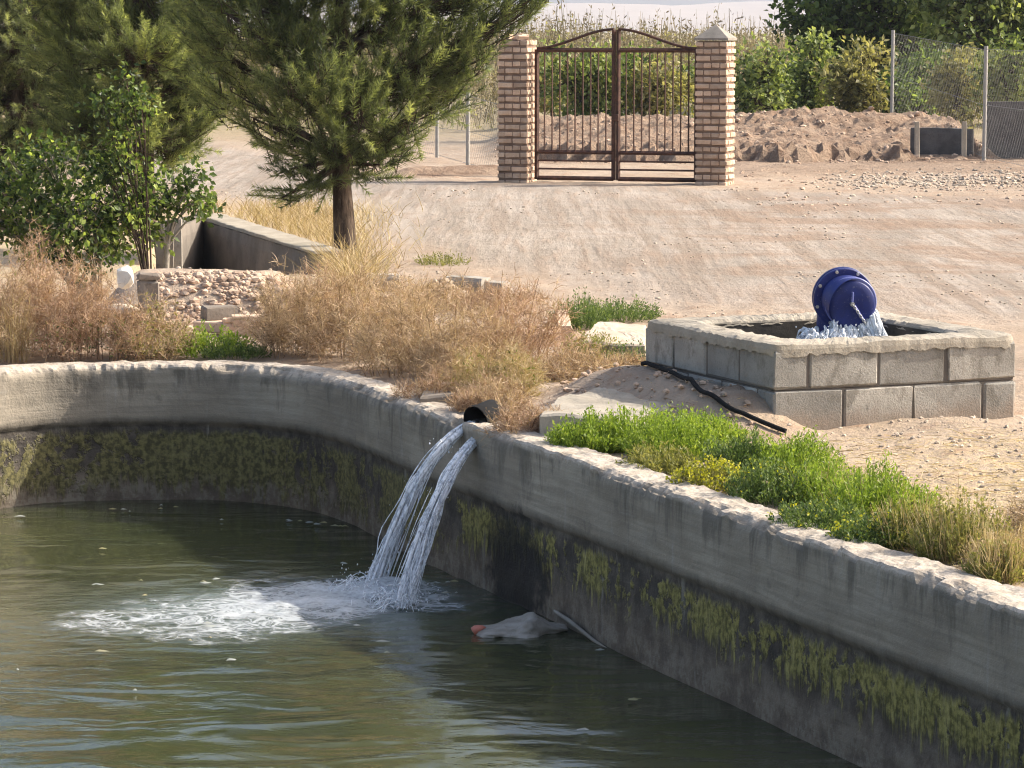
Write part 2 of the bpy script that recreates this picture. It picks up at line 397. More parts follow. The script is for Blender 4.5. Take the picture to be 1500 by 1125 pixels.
M['black'] = galv('black_plastic', (.012, .012, .013), (.025, .025, .025), 0, .9, .08)
M['sack'] = stone_like('wet_grey_sack', (.22, .20, .17), (.38, .35, .31), (.13, .115, .095), 8, 30, .5, .01, .5)
M['red'] = stone_like('faded_red_plastic', (.42, .12, .085), (.52, .20, .15), (.34, .12, .09), 12, 60, .2, .003, .5)

def water():
    t = NT('murky_water'); p = t.pos(); ch = t.attr('churn')
    n1 = t.noise(t.mapv(p, (1.0, 1.35, 1), (0, 0, .25)), 3.2, 4, .55, .5)
    n2 = t.noise(t.mapv(p, (1, 1.6, 1), (0, 0, -.15)), 11, 4, .6, .3)
    big = t.noise(p, .55, 3, .5)
    c = t.mix(t.rng(big, .35, .65), (.032, .040, .017), (.056, .060, .026))
    c = t.mix(t.ms('MULTIPLY', ch, .75), c, (.17, .21, .19))
    n0 = t.noise(t.mapv(p, (1, 1.8, 1), (0, 0, .1)), 1.1, 2, .5, .8); amp = t.rng(t.noise(p, .8, 2), .3, .7, .35, 1.2)
    h = t.ms('ADD', t.ms('MULTIPLY', n0, 2.4), t.ms('MULTIPLY', t.ms('ADD', t.ms('MULTIPLY', n1, .8), t.ms('MULTIPLY', n2, .16)), amp))
    h = t.ms('ADD', h, t.ms('MULTIPLY', t.ms('MULTIPLY', n2, ch), 1.2))
    return t.done(t.bsdf(c, .05, t.bump(h, .34, .035), .5, IOR=1.33, Subsurface_Weight=1.0, Subsurface_Radius=(.5, .5, .4), Subsurface_Scale=1.0))
M['water'] = water()
def foam():
    t = NT('water_foam'); p = t.pos(); a = t.attr('foam')
    pv = t.mapv(p, (1.0, 1.25, 1), (0, 0, .12))
    wp = t.n('ShaderNodeTexNoise', {'Vector': pv, 'Scale': 3.5, 'Detail': 3}).outputs['Color']
    v2 = t.n('ShaderNodeVectorMath', {0: pv, 1: t.n('ShaderNodeVectorMath', {0: wp, 'Scale': .32}, operation='SCALE').outputs[0]}, operation='ADD').outputs[0]
    web = t.n('ShaderNodeTexVoronoi', {'Vector': v2, 'Scale': 7.5}, feature='DISTANCE_TO_EDGE').outputs['Distance']
    fine = t.n('ShaderNodeTexVoronoi', {'Vector': v2, 'Scale': 19.0}, feature='DISTANCE_TO_EDGE').outputs['Distance']
    n = t.noise(v2, 5, 5, .7); n2 = t.noise(p, 45, 3, .6)
    lace = t.ms('MAXIMUM', t.rng(web, .16, .02), t.ms('MULTIPLY', t.rng(fine, .14, .03), .75))
    sol = t.rng(t.ms('ADD', a, t.ms('MULTIPLY', t.ms('SUBTRACT', n, .5), 1.5)), .45, .95)
    thr = t.rng(t.ms('ADD', a, t.ms('MULTIPLY', t.ms('SUBTRACT', n, .5), 1.3)), .22, .62)
    al = t.ms('MAXIMUM', t.ms('MULTIPLY', lace, t.ms('MULTIPLY', thr, .62)), t.ms('MULTIPLY', sol, t.rng(t.ms('ADD', t.ms('MULTIPLY', n2, .4), t.ms('MULTIPLY', n, .6)), .35, .65, .38, .85)))
    al = t.ms('MULTIPLY', al, t.rng(a, .02, .15))
    d = t.bsdf((.66, .69, .71), .55, t.bump(t.ms('ADD', n, t.ms('MULTIPLY', n2, .4)), .6, .03), .3)
    tr = t.n('ShaderNodeBsdfTransparent').outputs[0]
    return t.done(t.n('ShaderNodeMixShader', {0: t.ms('MULTIPLY', al, .9), 1: tr, 2: d}).outputs[0])
M['foam'] = foam()
def jet():
    t = NT('falling_water'); p = t.pos()
    n = t.noise(t.mapv(p, (1, 1, .28)), 42, 4, .65)
    d = t.bsdf((.86, .88, .91), .25, None, .5)
    g = t.n('ShaderNodeBsdfGlass', {'Color': (.93, .96, 1, 1), 'Roughness': .08, 'IOR': 1.2}).outputs[0]
    return t.done(t.n('ShaderNodeMixShader', {0: t.rng(n, .36, .56, .35, .97), 1: g, 2: d}).outputs[0])
M['jet'] = jet()
def hillm():
    t = NT('distant_hill'); p = t.pos(); n = t.noise(p, .02, 5, .6)
    return t.done(t.bsdf(t.mix(n, (.27, .23, .20), (.36, .31, .27)), .95, None, .1))
M['hill'] = hillm()

# ------------------------------------------------------------------ pool outline (inner top edge), plan view
ctrl = [(5.3, 1.8), (4.2, 4.7), (1.75, 11.08), (1.08, 12.85), (.273, 15.02), (-.39, 16.75), (-.74, 17.75), (-1.0, 18.45), (-1.33, 18.98), (-1.75, 19.25),
        (-2.25, 19.29), (-2.72, 19.19), (-3.04, 18.90), (-3.30, 18.48), (-3.52, 17.8), (-3.85, 16.6), (-4.3, 12.0), (-4.6, 4.0), (-4.0, 2.0), (-1.5, 1.3), (2.5, 1.2)]
def catmull(P, step_near=0.02, step_far=0.2):
    P = [np.array(p, float) for p in P]; n = len(P); out = []
    for i in range(n):
        a, b, c, d = P[i - 1], P[i], P[(i + 1) % n], P[(i + 2) % n]
        L = np.linalg.norm(c - b); near = max(b[1], c[1]) > 10
        k = max(2, int(L / (step_near if near else step_far)))
        for t in np.linspace(0, 1, k, endpoint=False):
            t1 = math.sqrt(np.linalg.norm(b - a)); t2 = math.sqrt(L); t3 = math.sqrt(np.linalg.norm(d - c))
            m1 = t2 * ((b - a) / t1 - (c - a) / (t1 + t2) + (c - b) / t2)
            m2 = t2 * ((c - b) / t2 - (d - b) / (t2 + t3) + (d - c) / t3)
            h00 = 2 * t**3 - 3 * t**2 + 1; h10 = t**3 - 2 * t**2 + t; h01 = -2 * t**3 + 3 * t**2; h11 = t**3 - t**2
            out.append(h00 * b + h10 * m1 + h01 * c + h11 * m2)
    return np.array(out)
RIM = catmull(ctrl)
WATER_Z = -0.82
WELL_O = W(1133, 505, .44)[:2]
AX = np.array([.9235, .3836]); AY = np.array([-.3836, .9235])
WELL_X, WELL_Y = 1.41, 1.53
PIT = [W(470, 372)[:2] + (.15, -.3), W(295, 321)[:2], W(225, 352)[:2], W(200, 400)[:2], W(300, 407)[:2], W(452, 400)[:2]]
ROAD = [W(q[0], q[1])[:2] for q in [(150, 190), (330, 212), (540, 252), (735, 269), (1080, 277), (1560, 292), (1700, 330), (1700, 475), (1500, 466), (1180, 452), (960, 440), (800, 410), (640, 372), (520, 335), (330, 285), (150, 262)]]

def hgt(x, y):
    d_pool = sdpoly(RIM[::7], x, y)
    amp = sst(.25, .9, d_pool)
    road = sst(.5, -1.0, sdpoly(ROAD, x, y))
    z = .03 * fbm(x * .35, y * .35, seed=1) + (.018 * fbm(x * 1.7, y * 1.7, seed=2) + .022 * fbm(x * 5, y * 5, seed=3)) * (1 - .75 * road)
    z = z * amp - .03 * (1 - amp) - .004
    # soil heaped round the block basin and at its far left corner
    lw_ = (x - WELL_O[0]) * AX[0] + (y - WELL_O[1]) * AX[1]; lv_ = (x - WELL_O[0]) * AY[0] + (y - WELL_O[1]) * AY[1]
    z = z + (.19 + .04 * fbm(x * 6, y * 6, seed=61)) * np.exp(-(np.maximum(-.14 - lw_, 0) / .24) ** 2) * sst(-.35, .28, lv_) * sst(.25, .0, lw_) * np.exp(-(np.maximum(lv_ - 1.55, 0) / .5) ** 2) * amp
    z = z + .05 * np.exp(-(((x - 2.3) / .5) ** 2 + ((y - 16.2) / .3) ** 2))
    z = z - .02 * np.exp(-(((x - 1.3) / .4) ** 2 + ((y - 15.8) / .3) ** 2))
    # sunken ramp by the retaining wall
    z = z - .75 * sst(.02, -.12, sdpoly(PIT, x, y))
    # rubble bank in front of the ramp
    z = z + .33 * np.exp(-((np.maximum(np.abs(x + 2.12) - .45, 0) / .25) ** 2)) * sst(21.55, 22.15, y) * sst(23.0, 22.6, y)
    # eroded earth bank beyond the gate
    yf = 49.8 + .9 * fbm(x * .55, 0 * x, seed=8) + .35 * fbm(x * 2.2, 0 * x, seed=9) + .12 * fbm(x * 6, y * 2, seed=12)
    bx = sst(-.6, .5, x) * sst(7.7, 7.35, x) * (1 - .8 * sst(6.15, 6.35, x) * sst(7.45, 7.3, x) * sst(51.75, 51.4, y))
    hb = .43 + .09 * fbm(x * .5, y * .3, seed=10) + .10 * fbm(x * 2.5, y * 2.5, seed=11) + .06 * fbm(x * 7, y * 7, seed=16) + .045 * fbm(x * 15, y * 12, 0, 2, seed=18)
    up = sst(0, .38, y - yf)
    crag = (.36 * np.abs(fbm(x * 3.0, y * 1.5, seed=14)) + .30 * np.abs(fbm(x * 7, y * 5, seed=15))) * sst(0, .15, y - yf) * sst(1.6, .5, y - yf)
    hb = hb * (.70 + .48 * sst(1.0, 4.5, y - yf))
    z = z + bx * (hb * up - crag * .7) * (1 - .55 * sst(54, 62, y))
    z = z + .16 * np.exp(-((x - 5.0) / 1.8) ** 2) * sst(52.0, 53.5, y) * sst(58, 54, y) * (1 + fbm(x * 3, y * 3, seed=21))
    z = z + .06 * np.maximum(0, fbm(x * 2, y * 3, seed=22)) * sst(43, 45, y) * sst(50, 48, y) * sst(2.4, 3.2, x)
    # low ridge left of the gate
    z = z + .14 * np.exp(-((y - 45.2 - .55 * (x + .4)) / .45) ** 2) * sst(-2.0, -1.3, x) * sst(.05, -.25, x)
    z = z + .3 * sst(55, 75, y) * sst(220, 110, y)
    return z

def axis(segs):
    out = []
    for a, b, st in segs: out.append(np.arange(a, b, st))
    return np.concatenate(out + [[segs[-1][1]]])
gx = np.concatenate([-np.geomspace(10, 2600, 40)[::-1], axis([(-9.8, -5, .16), (-5, 5, .075), (5, 9.8, .085)]), np.geomspace(10, 2600, 40)])
gy = np.concatenate([-np.geomspace(2, 1500, 18)[::-1], axis([(-1, 10.5, .25), (10.5, 24.5, .075), (24.5, 46, .14), (46, 54, .085), (54, 70, .3)]), np.geomspace(70.5, 4800, 60)])
GX, GY = np.meshgrid(gx, gy, indexing='ij')
GZ = hgt(GX, GY)
far = sst(150, 400, np.hypot(GX, GY)); GZ = GZ * (1 - far) + far * 0.1
V = np.stack([GX, GY, GZ], -1).reshape(-1, 3)
nu, nv = GX.shape
I = np.arange(nu * nv).reshape(nu, nv)
FQ = np.stack([I[:-1, :-1], I[1:, :-1], I[1:, 1:], I[:-1, 1:]], -1).reshape(-1, 4)
cx = V[FQ, 0].mean(1); cy = V[FQ, 1].mean(1)
dp = sdpoly(RIM[::7], cx, cy)
keep = dp > .09
lw = (cx - WELL_O[0]) * AX[0] + (cy - WELL_O[1]) * AX[1]; lv = (cx - WELL_O[0]) * AY[0] + (cy - WELL_O[1]) * AY[1]
keep &= ~((lw > .12) & (lw < WELL_X - .12) & (lv > .12) & (lv < WELL_Y - .12))
sdr = sdpoly(ROAD, V[:, 0], V[:, 1]) + .5 * fbm(V[:, 0] * .8, V[:, 1] * .8, seed=31)
road_a = sst(.55, -.7, sdr)
bank_a = np.clip(sst(48.6, 49.8, V[:, 1]) * sst(60, 55, V[:, 1]) * sst(-.6, .4, V[:, 0]) + .6 * sst(44, 46, V[:, 1]) * sst(60, 56, V[:, 1]) * sst(2.3, 3.5, V[:, 0]), 0, 1)
bank_a = np.maximum(bank_a, sst(.2, .0, np.abs(V[:, 1] - 45.2 - .55 * (V[:, 0] + .4)) - .5) * sst(-2, -1.3, V[:, 0]) * sst(.1, -.2, V[:, 0]))
straw_a = np.clip(np.exp(-(((V[:, 0] - 2.6) / 1.3) ** 2 + ((V[:, 1] - 14.0) / 1.6) ** 2)) * 1.3 + sst(55, 65, V[:, 1]) * .6 + sst(-1.2, -1.8, V[:, 0]) * sst(24, 27, V[:, 1]) * sst(40, 34, V[:, 1]), 0, 1)
rc = sdpoly(ROAD, cx, cy) < 0
def ground_part(sel, name):
    fq = FQ[sel]; u, inv = np.unique(fq.ravel(), return_inverse=True)
    b = MB(); b.add(V[u], inv.reshape(-1, 4), .5, 0, bank_a[fq].mean(1) < .55)
    return b.build(name, M['soil'], attrs={'road': road_a[u], 'bank': bank_a[u], 'straw': straw_a[u]})
tag(ground_part(keep & ~rc, 'ground'), kind='structure')
tag(ground_part(keep & rc, 'dirt_road'), kind='structure')
def gz(x, y):
    i = int(np.clip(np.searchsorted(gx, x) - 1, 0, len(gx) - 2)); j = int(np.clip(np.searchsorted(gy, y) - 1, 0, len(gy) - 2))
    u = (x - gx[i]) / (gx[i + 1] - gx[i]); v = (y - gy[j]) / (gy[j + 1] - gy[j])
    return float((GZ[i, j] * (1 - u) + GZ[i + 1, j] * u) * (1 - v) + (GZ[i, j + 1] * (1 - u) + GZ[i + 1, j + 1] * u) * v)
RIMC = RIM[::20]
def onground(px, py):
    p = W(px, py, 0)
    for _ in range(4): p = W(px, py, gz(p[0], p[1]))
    return p

# ------------------------------------------------------------------ reservoir wall (plaster lip, wet lower face, crumbly top)
def reservoir():
    prof = []
    for z in np.arange(-1.12, -.37, .035): prof.append((.020 + .0 * z, z))
    prof += [(.021, -.365), (.004, -.352)]
    for z in np.arange(-.33, -.02, .03): prof.append((0.0, z))
    prof += [(.002, -.012), (.014, .0)]
    for s_ in np.arange(.035, .212, .0215): prof.append((s_, .004))
    prof += [(.216, -.004), (.224, -.05), (.226, -.3)]
    prof = np.array(prof); npf = len(prof)
    tg = np.roll(RIM, -1, 0) - np.roll(RIM, 1, 0); tg /= np.linalg.norm(tg, axis=1, keepdims=True)
    nout = np.stack([tg[:, 1], -tg[:, 0]], 1)     # outward
    if sdpoly(RIM, *[np.array([q]) for q in (RIM[100] + .1 * nout[100])])[0] < 0: nout = -nout
    s_ = np.concatenate([[0], np.cumsum(np.linalg.norm(np.diff(RIM, axis=0), axis=1))])
    S, PZ = np.meshgrid(s_, prof[:, 1], indexing='ij'); PS = np.broadcast_to(prof[:, 0], S.shape)
    face = .010 * fbm(S * 2.2, PZ * 5, PS * 5, 4, 41) + .006 * fbm(S * 9, PZ * 14, PS * 9, 3, 42)
    edge = np.exp(-((PZ + .0) / .03) ** 2) * np.exp(-(PS / .05) ** 2)
    chip = sst(.0, .08, fbm(S * 5, PZ * 2, 0, 4, 43)) * (.012 + .05 * np.abs(fbm(S * 17, PZ, 0, 3, 48))) + sst(.12, .16, fbm(S * 1.3, PZ, 0, 4, 47)) * .03 + .018 * fbm(S * 24, PZ * 3, 0, 3, 49)
    ds = face + edge * chip
    topm = (PZ > -.02)
    st_ = fbm(S * 3.2, PS * 7, 0, 4, 44); st_ = np.round(st_ * 9) / 9 * .55 + st_ * .45
    dz = topm * (.013 * st_ + .010 * fbm(S * 17, PS * 24, 0, 3, 45) + .012 * fbm(S * .9, 0 * S, 0, 2, 46)) - edge * chip * .45
    off = PS + ds
    X = RIM[:, 0][:, None] + nout[:, 0][:, None] * off; Y = RIM[:, 1][:, None] + nout[:, 1][:, None] * off
    b = MB(); b.grid_sheet(np.stack([X, Y, PZ + dz], -1), len(RIM), npf, closed_u=True, smooth=np.tile(prof[:-1, 1] < -.045, len(RIM)))
    o = b.build('reservoir_wall', M['pool'])
    tag(o, 'long curved grey concrete wall of the water reservoir, stained with yellow algae', 'reservoir wall')
    return nout
NOUT = reservoir()

# ------------------------------------------------------------------ water in the reservoir
LAND = np.array([-.63, 16.05])
wx = axis([(-4.9, -3.2, .12), (-3.2, 2.4, .045), (2.4, 5.6, .15)]); wy = axis([(1.1, 11.5, .15), (11.5, 19.7, .045)])
WX, WYY = np.meshgrid(wx, wy, indexing='ij')
dl = np.hypot(WX - LAND[0], WYY - LAND[1])
du = np.hypot((WX + 1.25) / 1.0, (WYY - 15.6) / .85)
churn = np.clip(np.exp(-(du / .75) ** 2) * 1.0 + np.exp(-(dl / .35) ** 2), 0, 1)
WZ = WATER_Z + .006 * fbm(WX * 2.0, WYY * 2.6, 0, 3, 51) + churn * .022 * fbm(WX * 6, WYY * 7, 0, 4, 52) + .010 * np.sin(dl * 26 - .6 * fbm(WX * 2, WYY * 2, 0, 2, 54) * 6) * np.exp(-dl / .7) + .03 * np.exp(-(dl / .16) ** 2)
Vw = np.stack([WX, WYY, WZ], -1).reshape(-1, 3); J = np.arange(WX.size).reshape(WX.shape)
FW = np.stack([J[:-1, :-1], J[1:, :-1], J[1:, 1:], J[:-1, 1:]], -1).reshape(-1, 4)
FW = FW[sdpoly(RIM[::5], Vw[FW, 0].mean(1), Vw[FW, 1].mean(1)) < .12]
uw, iw = np.unique(FW.ravel(), return_inverse=True); FW = iw.reshape(-1, 4); Vt = Vw[uw]; nt_ = len(Vt)
Vb = Vt.copy(); Vb[:, 2] = -2.6
ed = np.concatenate([FW[:, [0, 1]], FW[:, [1, 2]], FW[:, [2, 3]], FW[:, [3, 0]]]); key = np.sort(ed, 1)
_, ui, uc = np.unique(key[:, 0] * 1000000 + key[:, 1], return_index=True, return_counts=True); be = ed[ui[uc == 1]]
b = MB(); b.add(np.vstack([Vt, Vb]), np.concatenate([FW, FW[:, ::-1] + nt_, np.stack([be[:, 1], be[:, 0], be[:, 0] + nt_, be[:, 1] + nt_], 1)]), .5, 0, True)
tag(b.build('water', M['water'], attrs={'churn': np.tile(churn.ravel()[uw], 2)}), kind='structure')

# foam where the jets land, drifting to the left
fxs = np.arange(-2.5, -.1, .022); fys = np.arange(13.9, 16.85, .022)
FX, FY = np.meshgrid(fxs, fys, indexing='ij')
wob = .10 * fbm(FX * 3, FY * 3, 0, 3, 61)
al = np.zeros_like(FX)
for (cx_, cy_, rx, ry, k) in [(-.64, 16.0, .30, .46, 1.2), (-.92, 15.8, .44, .66, 1.15), (-1.22, 15.55, .48, .74, .92), (-1.56, 15.35, .48, .72, .58), (-1.92, 15.2, .30, .40, .60), (-1.45, 14.9, .45, .36, .52), (-.42, 15.7, .26, .34, .6), (-1.1, 16.3, .5, .28, .42)]:
    r2 = np.hypot((FX - cx_) / rx, (FY - cy_) / ry) + wob * 1.3
    al = np.maximum(al, k * np.clip(1.15 - r2, 0, 1) ** .7)
edge = np.minimum.reduce([FX - fxs[0], fxs[-1] - FX, FY - fys[0], fys[-1] - FY]); al = al * sst(0, .1, edge)
dl2 = np.hypot(FX - LAND[0], FY - LAND[1])
FZ = WATER_Z + .006 * fbm(FX * 2.0, FY * 2.6, 0, 3, 51) + .022 * fbm(FX * 6, FY * 7, 0, 4, 52) * np.clip(al, 0, 1) + .014 + .05 * np.exp(-(dl2 / .17) ** 2) + .025 * np.clip(al - .6, 0, 1) * (1 + fbm(FX * 9, FY * 9, 0, 3, 62))
ok = al.ravel() > .01
Vf = np.stack([FX, FY, FZ], -1).reshape(-1, 3); J = np.arange(FX.size).reshape(FX.shape)
FF = np.stack([J[:-1, :-1], J[1:, :-1], J[1:, 1:], J[:-1, 1:]], -1).reshape(-1, 4); FF = FF[ok[FF].any(1)]
u, inv = np.unique(FF.ravel(), return_inverse=True)
b = MB(); b.add(Vf[u], inv.reshape(-1, 4), .5, 0, True)
tag(b.build('foam', M['foam'], attrs={'foam': al.ravel()[u]}), 'white foam spreading on the water under the two falling jets', 'foam', kind='stuff')
# scattered flecks of foam and dead leaves on the water
b = MB(); pts = []
for _ in range(38):
    if random.random() < .6: p = np.array([random.gauss(-1.6, .7), random.gauss(15.2, .9)])
    else: p = np.array([random.uniform(-3, .9), random.uniform(12.7, 18.9)])
    pts.append(p)
for px_, py_ in [(560, 735), (640, 720), (690, 745), (240, 745), (180, 750), (420, 740), (430, 765), (470, 768), (500, 772), (660, 870), (720, 862), (650, 855)]:
    for k in range(3): pts.append(W(px_ + random.uniform(-18, 18), py_ + random.uniform(-3, 3), WATER_Z)[:2])
for p in pts:
    if sdpoly(RIMC, np.array([p[0]]), np.array([p[1]]))[0] > -.05: continue
    r = random.choice([.005, .006, .008, .010, .016]); n = 9; th = np.linspace(0, 2 * np.pi, n, endpoint=False)
    rr = r * (1 + .45 * rng.normal(size=n)); st = random.uniform(1, 2.6)
    ring = np.stack([p[0] + rr * np.cos(th) * st, p[1] + rr * np.sin(th), np.full(n, WATER_Z + .012)], 1)
    b.add(np.vstack([ring, [[p[0], p[1], WATER_Z + .020]]]), [(k, (k + 1) % n, n) for k in range(n)], random.random(), 0, True)
def fleckm():
    t = NT('foam_flecks'); a = t.attr()
    return t.done(t.bsdf(t.mix(t.rng(a, .55, .75), (.30, .31, .28), (.27, .24, .12)), .6))
tag(b.build('foam_flecks', fleckm()), 'small pale flecks drifting on the dark reservoir water', 'flecks', kind='stuff')

# ------------------------------------------------------------------ falling water
def strands(b, P0, V0, n, spread, vsp, zend, r0, seed, tmax=1.2, grow=1.0, seg=26):
    rs = np.random.default_rng(seed); g = 9.81
    for k in range(n):
        o = P0 + spread * np.clip(rs.normal(size=3), -1.6, 1.6); v = V0 + vsp * np.clip(rs.normal(size=3), -1.35, 1.35)
        zz = o[2] - zend; T = (v[2] + math.sqrt(max(v[2] ** 2 + 2 * g * zz, 0))) / g; T = min(T, tmax)
        ta, tb = 0.0, T
        if rs.random() < .45: ta = T * rs.uniform(.1, .7); tb = min(T, ta + T * rs.uniform(.12, .4))
        t = np.linspace(ta, tb, seg)[:, None]
        p = o + v * t + np.array([0, 0, -.5 * g]) * t ** 2
        wv = vnoise(t[:, 0] * 20 + k * 7.3, k * 1.7, 0, seed); wv2 = vnoise(t[:, 0] * 18 + k * 3.1, k * 2.9, 5, seed)
        amp = (.003 + .020 * (t[:, 0] / T) ** 1.5) * grow
        p = p + np.stack([wv * amp, wv2 * amp, 0 * wv], 1)
        rad = r0 * rs.uniform(.5, 1.3) * (1 - .45 * t[:, 0] / T) * (1 + .5 * vnoise(t[:, 0] * 60 + k, k * 3.3, 1, seed)) 
        if ta > 0: rad = rad * np.sin(np.linspace(.12, np.pi - .08, seg))
        b.tube(p, np.maximum(rad, .0008), 5, .5)
    return b
def drops(b, c, sp, n, r, seed):
    rs = np.random.default_rng(seed)
    ico = bmesh.new(); bmesh.ops.create_icosphere(ico, subdivisions=1, radius=1.0); ico.verts.index_update()
    iv = np.array([v.co[:] for v in ico.verts]); ifc = np.array([[v.index for v in f.verts] for f in ico.faces]); ico.free()
    for k in range(n):
        p = c + sp * rs.normal(size=3); b.add(p + iv * r * rs.uniform(.4, 1.3) * np.array([1, 1, 1.5]), ifc, .5, 0, True)
INW = np.array([-.93, -.37, 0])
ALONG = np.array([-.37, .93, 0])
PIPE = WY(708, 611, 16.46)
for nm, off, px_, vx, lab in [('water_jet', .05, (546, 868), (693, 622), 'left stream of water falling from the black pipe into the reservoir'), ('water_jet', -.06, (588, 888), (714, 633), 'right stream of water falling beside the stained wall into the reservoir')]:
    st = WY(vx[0], vx[1], 16.44 if off > 0 else 16.36)
    en = W(px_[0], px_[1], WATER_Z)
    T = .375; v = (en - st) / T; v[2] = (en[2] - st[2] + .5 * 9.81 * T * T) / T
    b = MB()
    strands(b, st, v, 90, np.array([.013, .022, .009]), np.array([.075, .065, .075]), WATER_Z - .02, .0046, 100 + int(off * 1000), 1.2, 1.25)
    strands(b, st, v, 40, np.array([.010, .018, .006]), np.array([.040, .035, .045]), WATER_Z - .02, .0105, 900 + int(off * 1000), 1.2, 1.0)
    drops(b, en + np.array([0, 0, .05]), np.array([.09, .10, .05]), 260, .0032, 7)
    strands(b, en + np.array([0, 0, .02]), np.array([-.3, -.1, .75]), 70, np.array([.07, .08, .01]), np.array([.35, .3, .3]), WATER_Z - .02, .0035, 1200 + int(off * 1000), .5, 1.5, 10)
    for q in range(5):
        tt = .12 + .05 * q; drops(b, st + v * tt - np.array([0, 0, 4.905 * tt * tt]), np.array([.035, .035, .05]), 9, .0035, 70 + q)
    tag(b.build(nm, M['jet'], loc=st), lab, 'water jet', 'water jets falling from the pipe')

# black outlet pipe in the weeds over the wall
root = empty('outlet_pipe', PIPE, 'black plastic outlet pipe poking through dry weeds on the reservoir wall', 'pipe')
b = MB(); ax3 = nrm(np.array([-.62, -.78, -.22]))
pp = [PIPE - ax3 * .26 + np.array([0, 0, -.22]), PIPE - ax3 * .15 + np.array([0, 0, -.07]), PIPE - ax3 * .06, PIPE + ax3 * .06]
b.tube(pp, .074, 16, cap=False); b.tube([p for p in pp][::-1], .066, 16, cap=False)
b.build('pipe', M['black'], root)
b = MB(); b.tube([PIPE + ax3 * .035, PIPE + ax3 * .065], .08, 16, cap=False); b.build('collar', M['black'], root)
b = MB(); b.box(PIPE + ax3 * .05 + ALONG * .0 + np.array([0, 0, -.03]), (.018, .016, .075), (INW[0], INW[1]), bevel=.003); b.build('divider', M['black'], root)

# ------------------------------------------------------------------ block basin
def wl(u, v, z): return np.array([WELL_O[0] + AX[0] * u + AY[0] * v, WELL_O[1] + AX[1] * u + AY[1] * v, z])
root = empty('block_basin', wl(0, 0, 0), 'square basin of two courses of grey cinder blocks with a cement rim', 'basin')
def course(z0, z1, kind):
    b = MB(); h = z1 - z0 - .012; zc = (z0 + z1) / 2; T = .20
    def blk(u0, u1, v0, v1):
        b.box(wl((u0 + u1) / 2 + random.uniform(-.004, .004), (v0 + v1) / 2 + random.uniform(-.004, .004), zc + random.uniform(-.004, .004)), (u1 - u0 - .012 + random.uniform(-.008, .003), v1 - v0 - .011, h), AX + np.array([0, random.uniform(-.008, .008)]), random.random(), 0, .0028, .009)
    if kind == 0:
        us = [0, .405, .81, 1.215, WELL_X]; vs = [T, .6, 1.0, WELL_Y - T]
        for a, c in zip(us[:-1], us[1:]): blk(a, c, 0, T); blk(a, c, WELL_Y - T, WELL_Y)
        for a, c in zip(vs[:-1], vs[1:]): blk(0, T, a, c); blk(WELL_X - T, WELL_X, a, c)
    else:
        us = [T, .6, 1.0, WELL_X]; vs = [0, .4, .78, 1.17, WELL_Y]
        for a, c in zip(us[:-1], us[1:]): blk(a, c, 0, T); blk(a, c - (T if c == WELL_X else 0), WELL_Y - T, WELL_Y)
        for a, c in zip(vs[:-1], vs[1:]): blk(0, T, a, c)
        for a, c in ((T, .6), (.6, 1.0), (1.0, WELL_Y)): blk(WELL_X - T, WELL_X, a, c)
    # recessed mortar core
    for (u0, u1, v0, v1) in [(.014, WELL_X - .014, .014, T - .014), (.014, WELL_X - .014, WELL_Y - T + .014, WELL_Y - .014), (.014, T - .014, T - .014, WELL_Y - T + .014), (WELL_X - T + .014, WELL_X - .014, T - .014, WELL_Y - T + .014)]:
        b.box(wl((u0 + u1) / 2, (v0 + v1) / 2, zc), (u1 - u0, v1 - v0, z1 - z0 - .002), AX, .05, 1, 0, .002)
    return b
course(-.06, .205, 0).build('lower_course', [M['block'], M['grey_wall']], root)
course(.205, .405, 1).build('upper_course', [M['block'], M['grey_wall']], root)
def rimcap():
    # rounded-square ring: outer close to the blocks, inner opening with round corners
    n = 520; th = np.linspace(0, 2 * np.pi, n, endpoint=False)
    def sq(hx, hy, e):
        c, s = np.cos(th), np.sin(th)
        r = (np.abs(c / hx) ** e + np.abs(s / hy) ** e) ** (-1 / e)
        return r * c, r * s
    ox, oy = sq(WELL_X / 2 + .004, WELL_Y / 2 + .004, 26); ix, iy = sq(WELL_X / 2 - .212, WELL_Y / 2 - .212, 9)
    rows = []
    prof = [(0, .385), (0, .412), (.02, .434), (.12, .443), (.3, .446), (.5, .447), (.7, .445), (.88, .440), (.97, .428), (1.0, .405)]
    for t, z in prof:
        x = ox * (1 - t) + ix * t; y = oy * (1 - t) + iy * t
        a = np.cos(th) * 3; c = np.sin(th) * 3
        jx = .012 * fbm(a * 3 + 5, c * 3, t * 3 + z * 10, 3, 71); jz = .012 * fbm(a * 2.5, c * 2.5, t * 4, 4, 72) + .009 * fbm(a * 11, c * 11, t * 14, 3, 74)
        rim_drop = (-.022 * np.clip(fbm(a * 9, c * 9, 0, 4, 73) + .1, -.3, 1)) if t == 0 and z < .4 else 0
        x = x * (1 + jx); y = y * (1 + jx)
        rows.append(np.stack([WELL_O[0] + AX[0] * (x + WELL_X / 2) + AY[0] * (y + WELL_Y / 2), WELL_O[1] + AX[1] * (x + WELL_X / 2) + AY[1] * (y + WELL_Y / 2), z + jz * (t > 0) + rim_drop], -1))
    b = MB(); b.grid_sheet(np.stack(rows, 1), n, len(prof), closed_u=True, smooth=False); return b
rimcap().build('cement_rim', M['mortar'], root)
b = MB()
for (u0, u1, v0, v1) in [(.205, WELL_X - .205, .201, .212), (.205, WELL_X - .205, WELL_Y - .212, WELL_Y - .201), (.201, .212, .205, WELL_Y - .205), (WELL_X - .212, WELL_X - .201, .205, WELL_Y - .205)]:
    b.box(wl((u0 + u1) / 2, (v0 + v1) / 2, .16), (u1 - u0, v1 - v0, .52), AX, .3, 0, 0, .001)
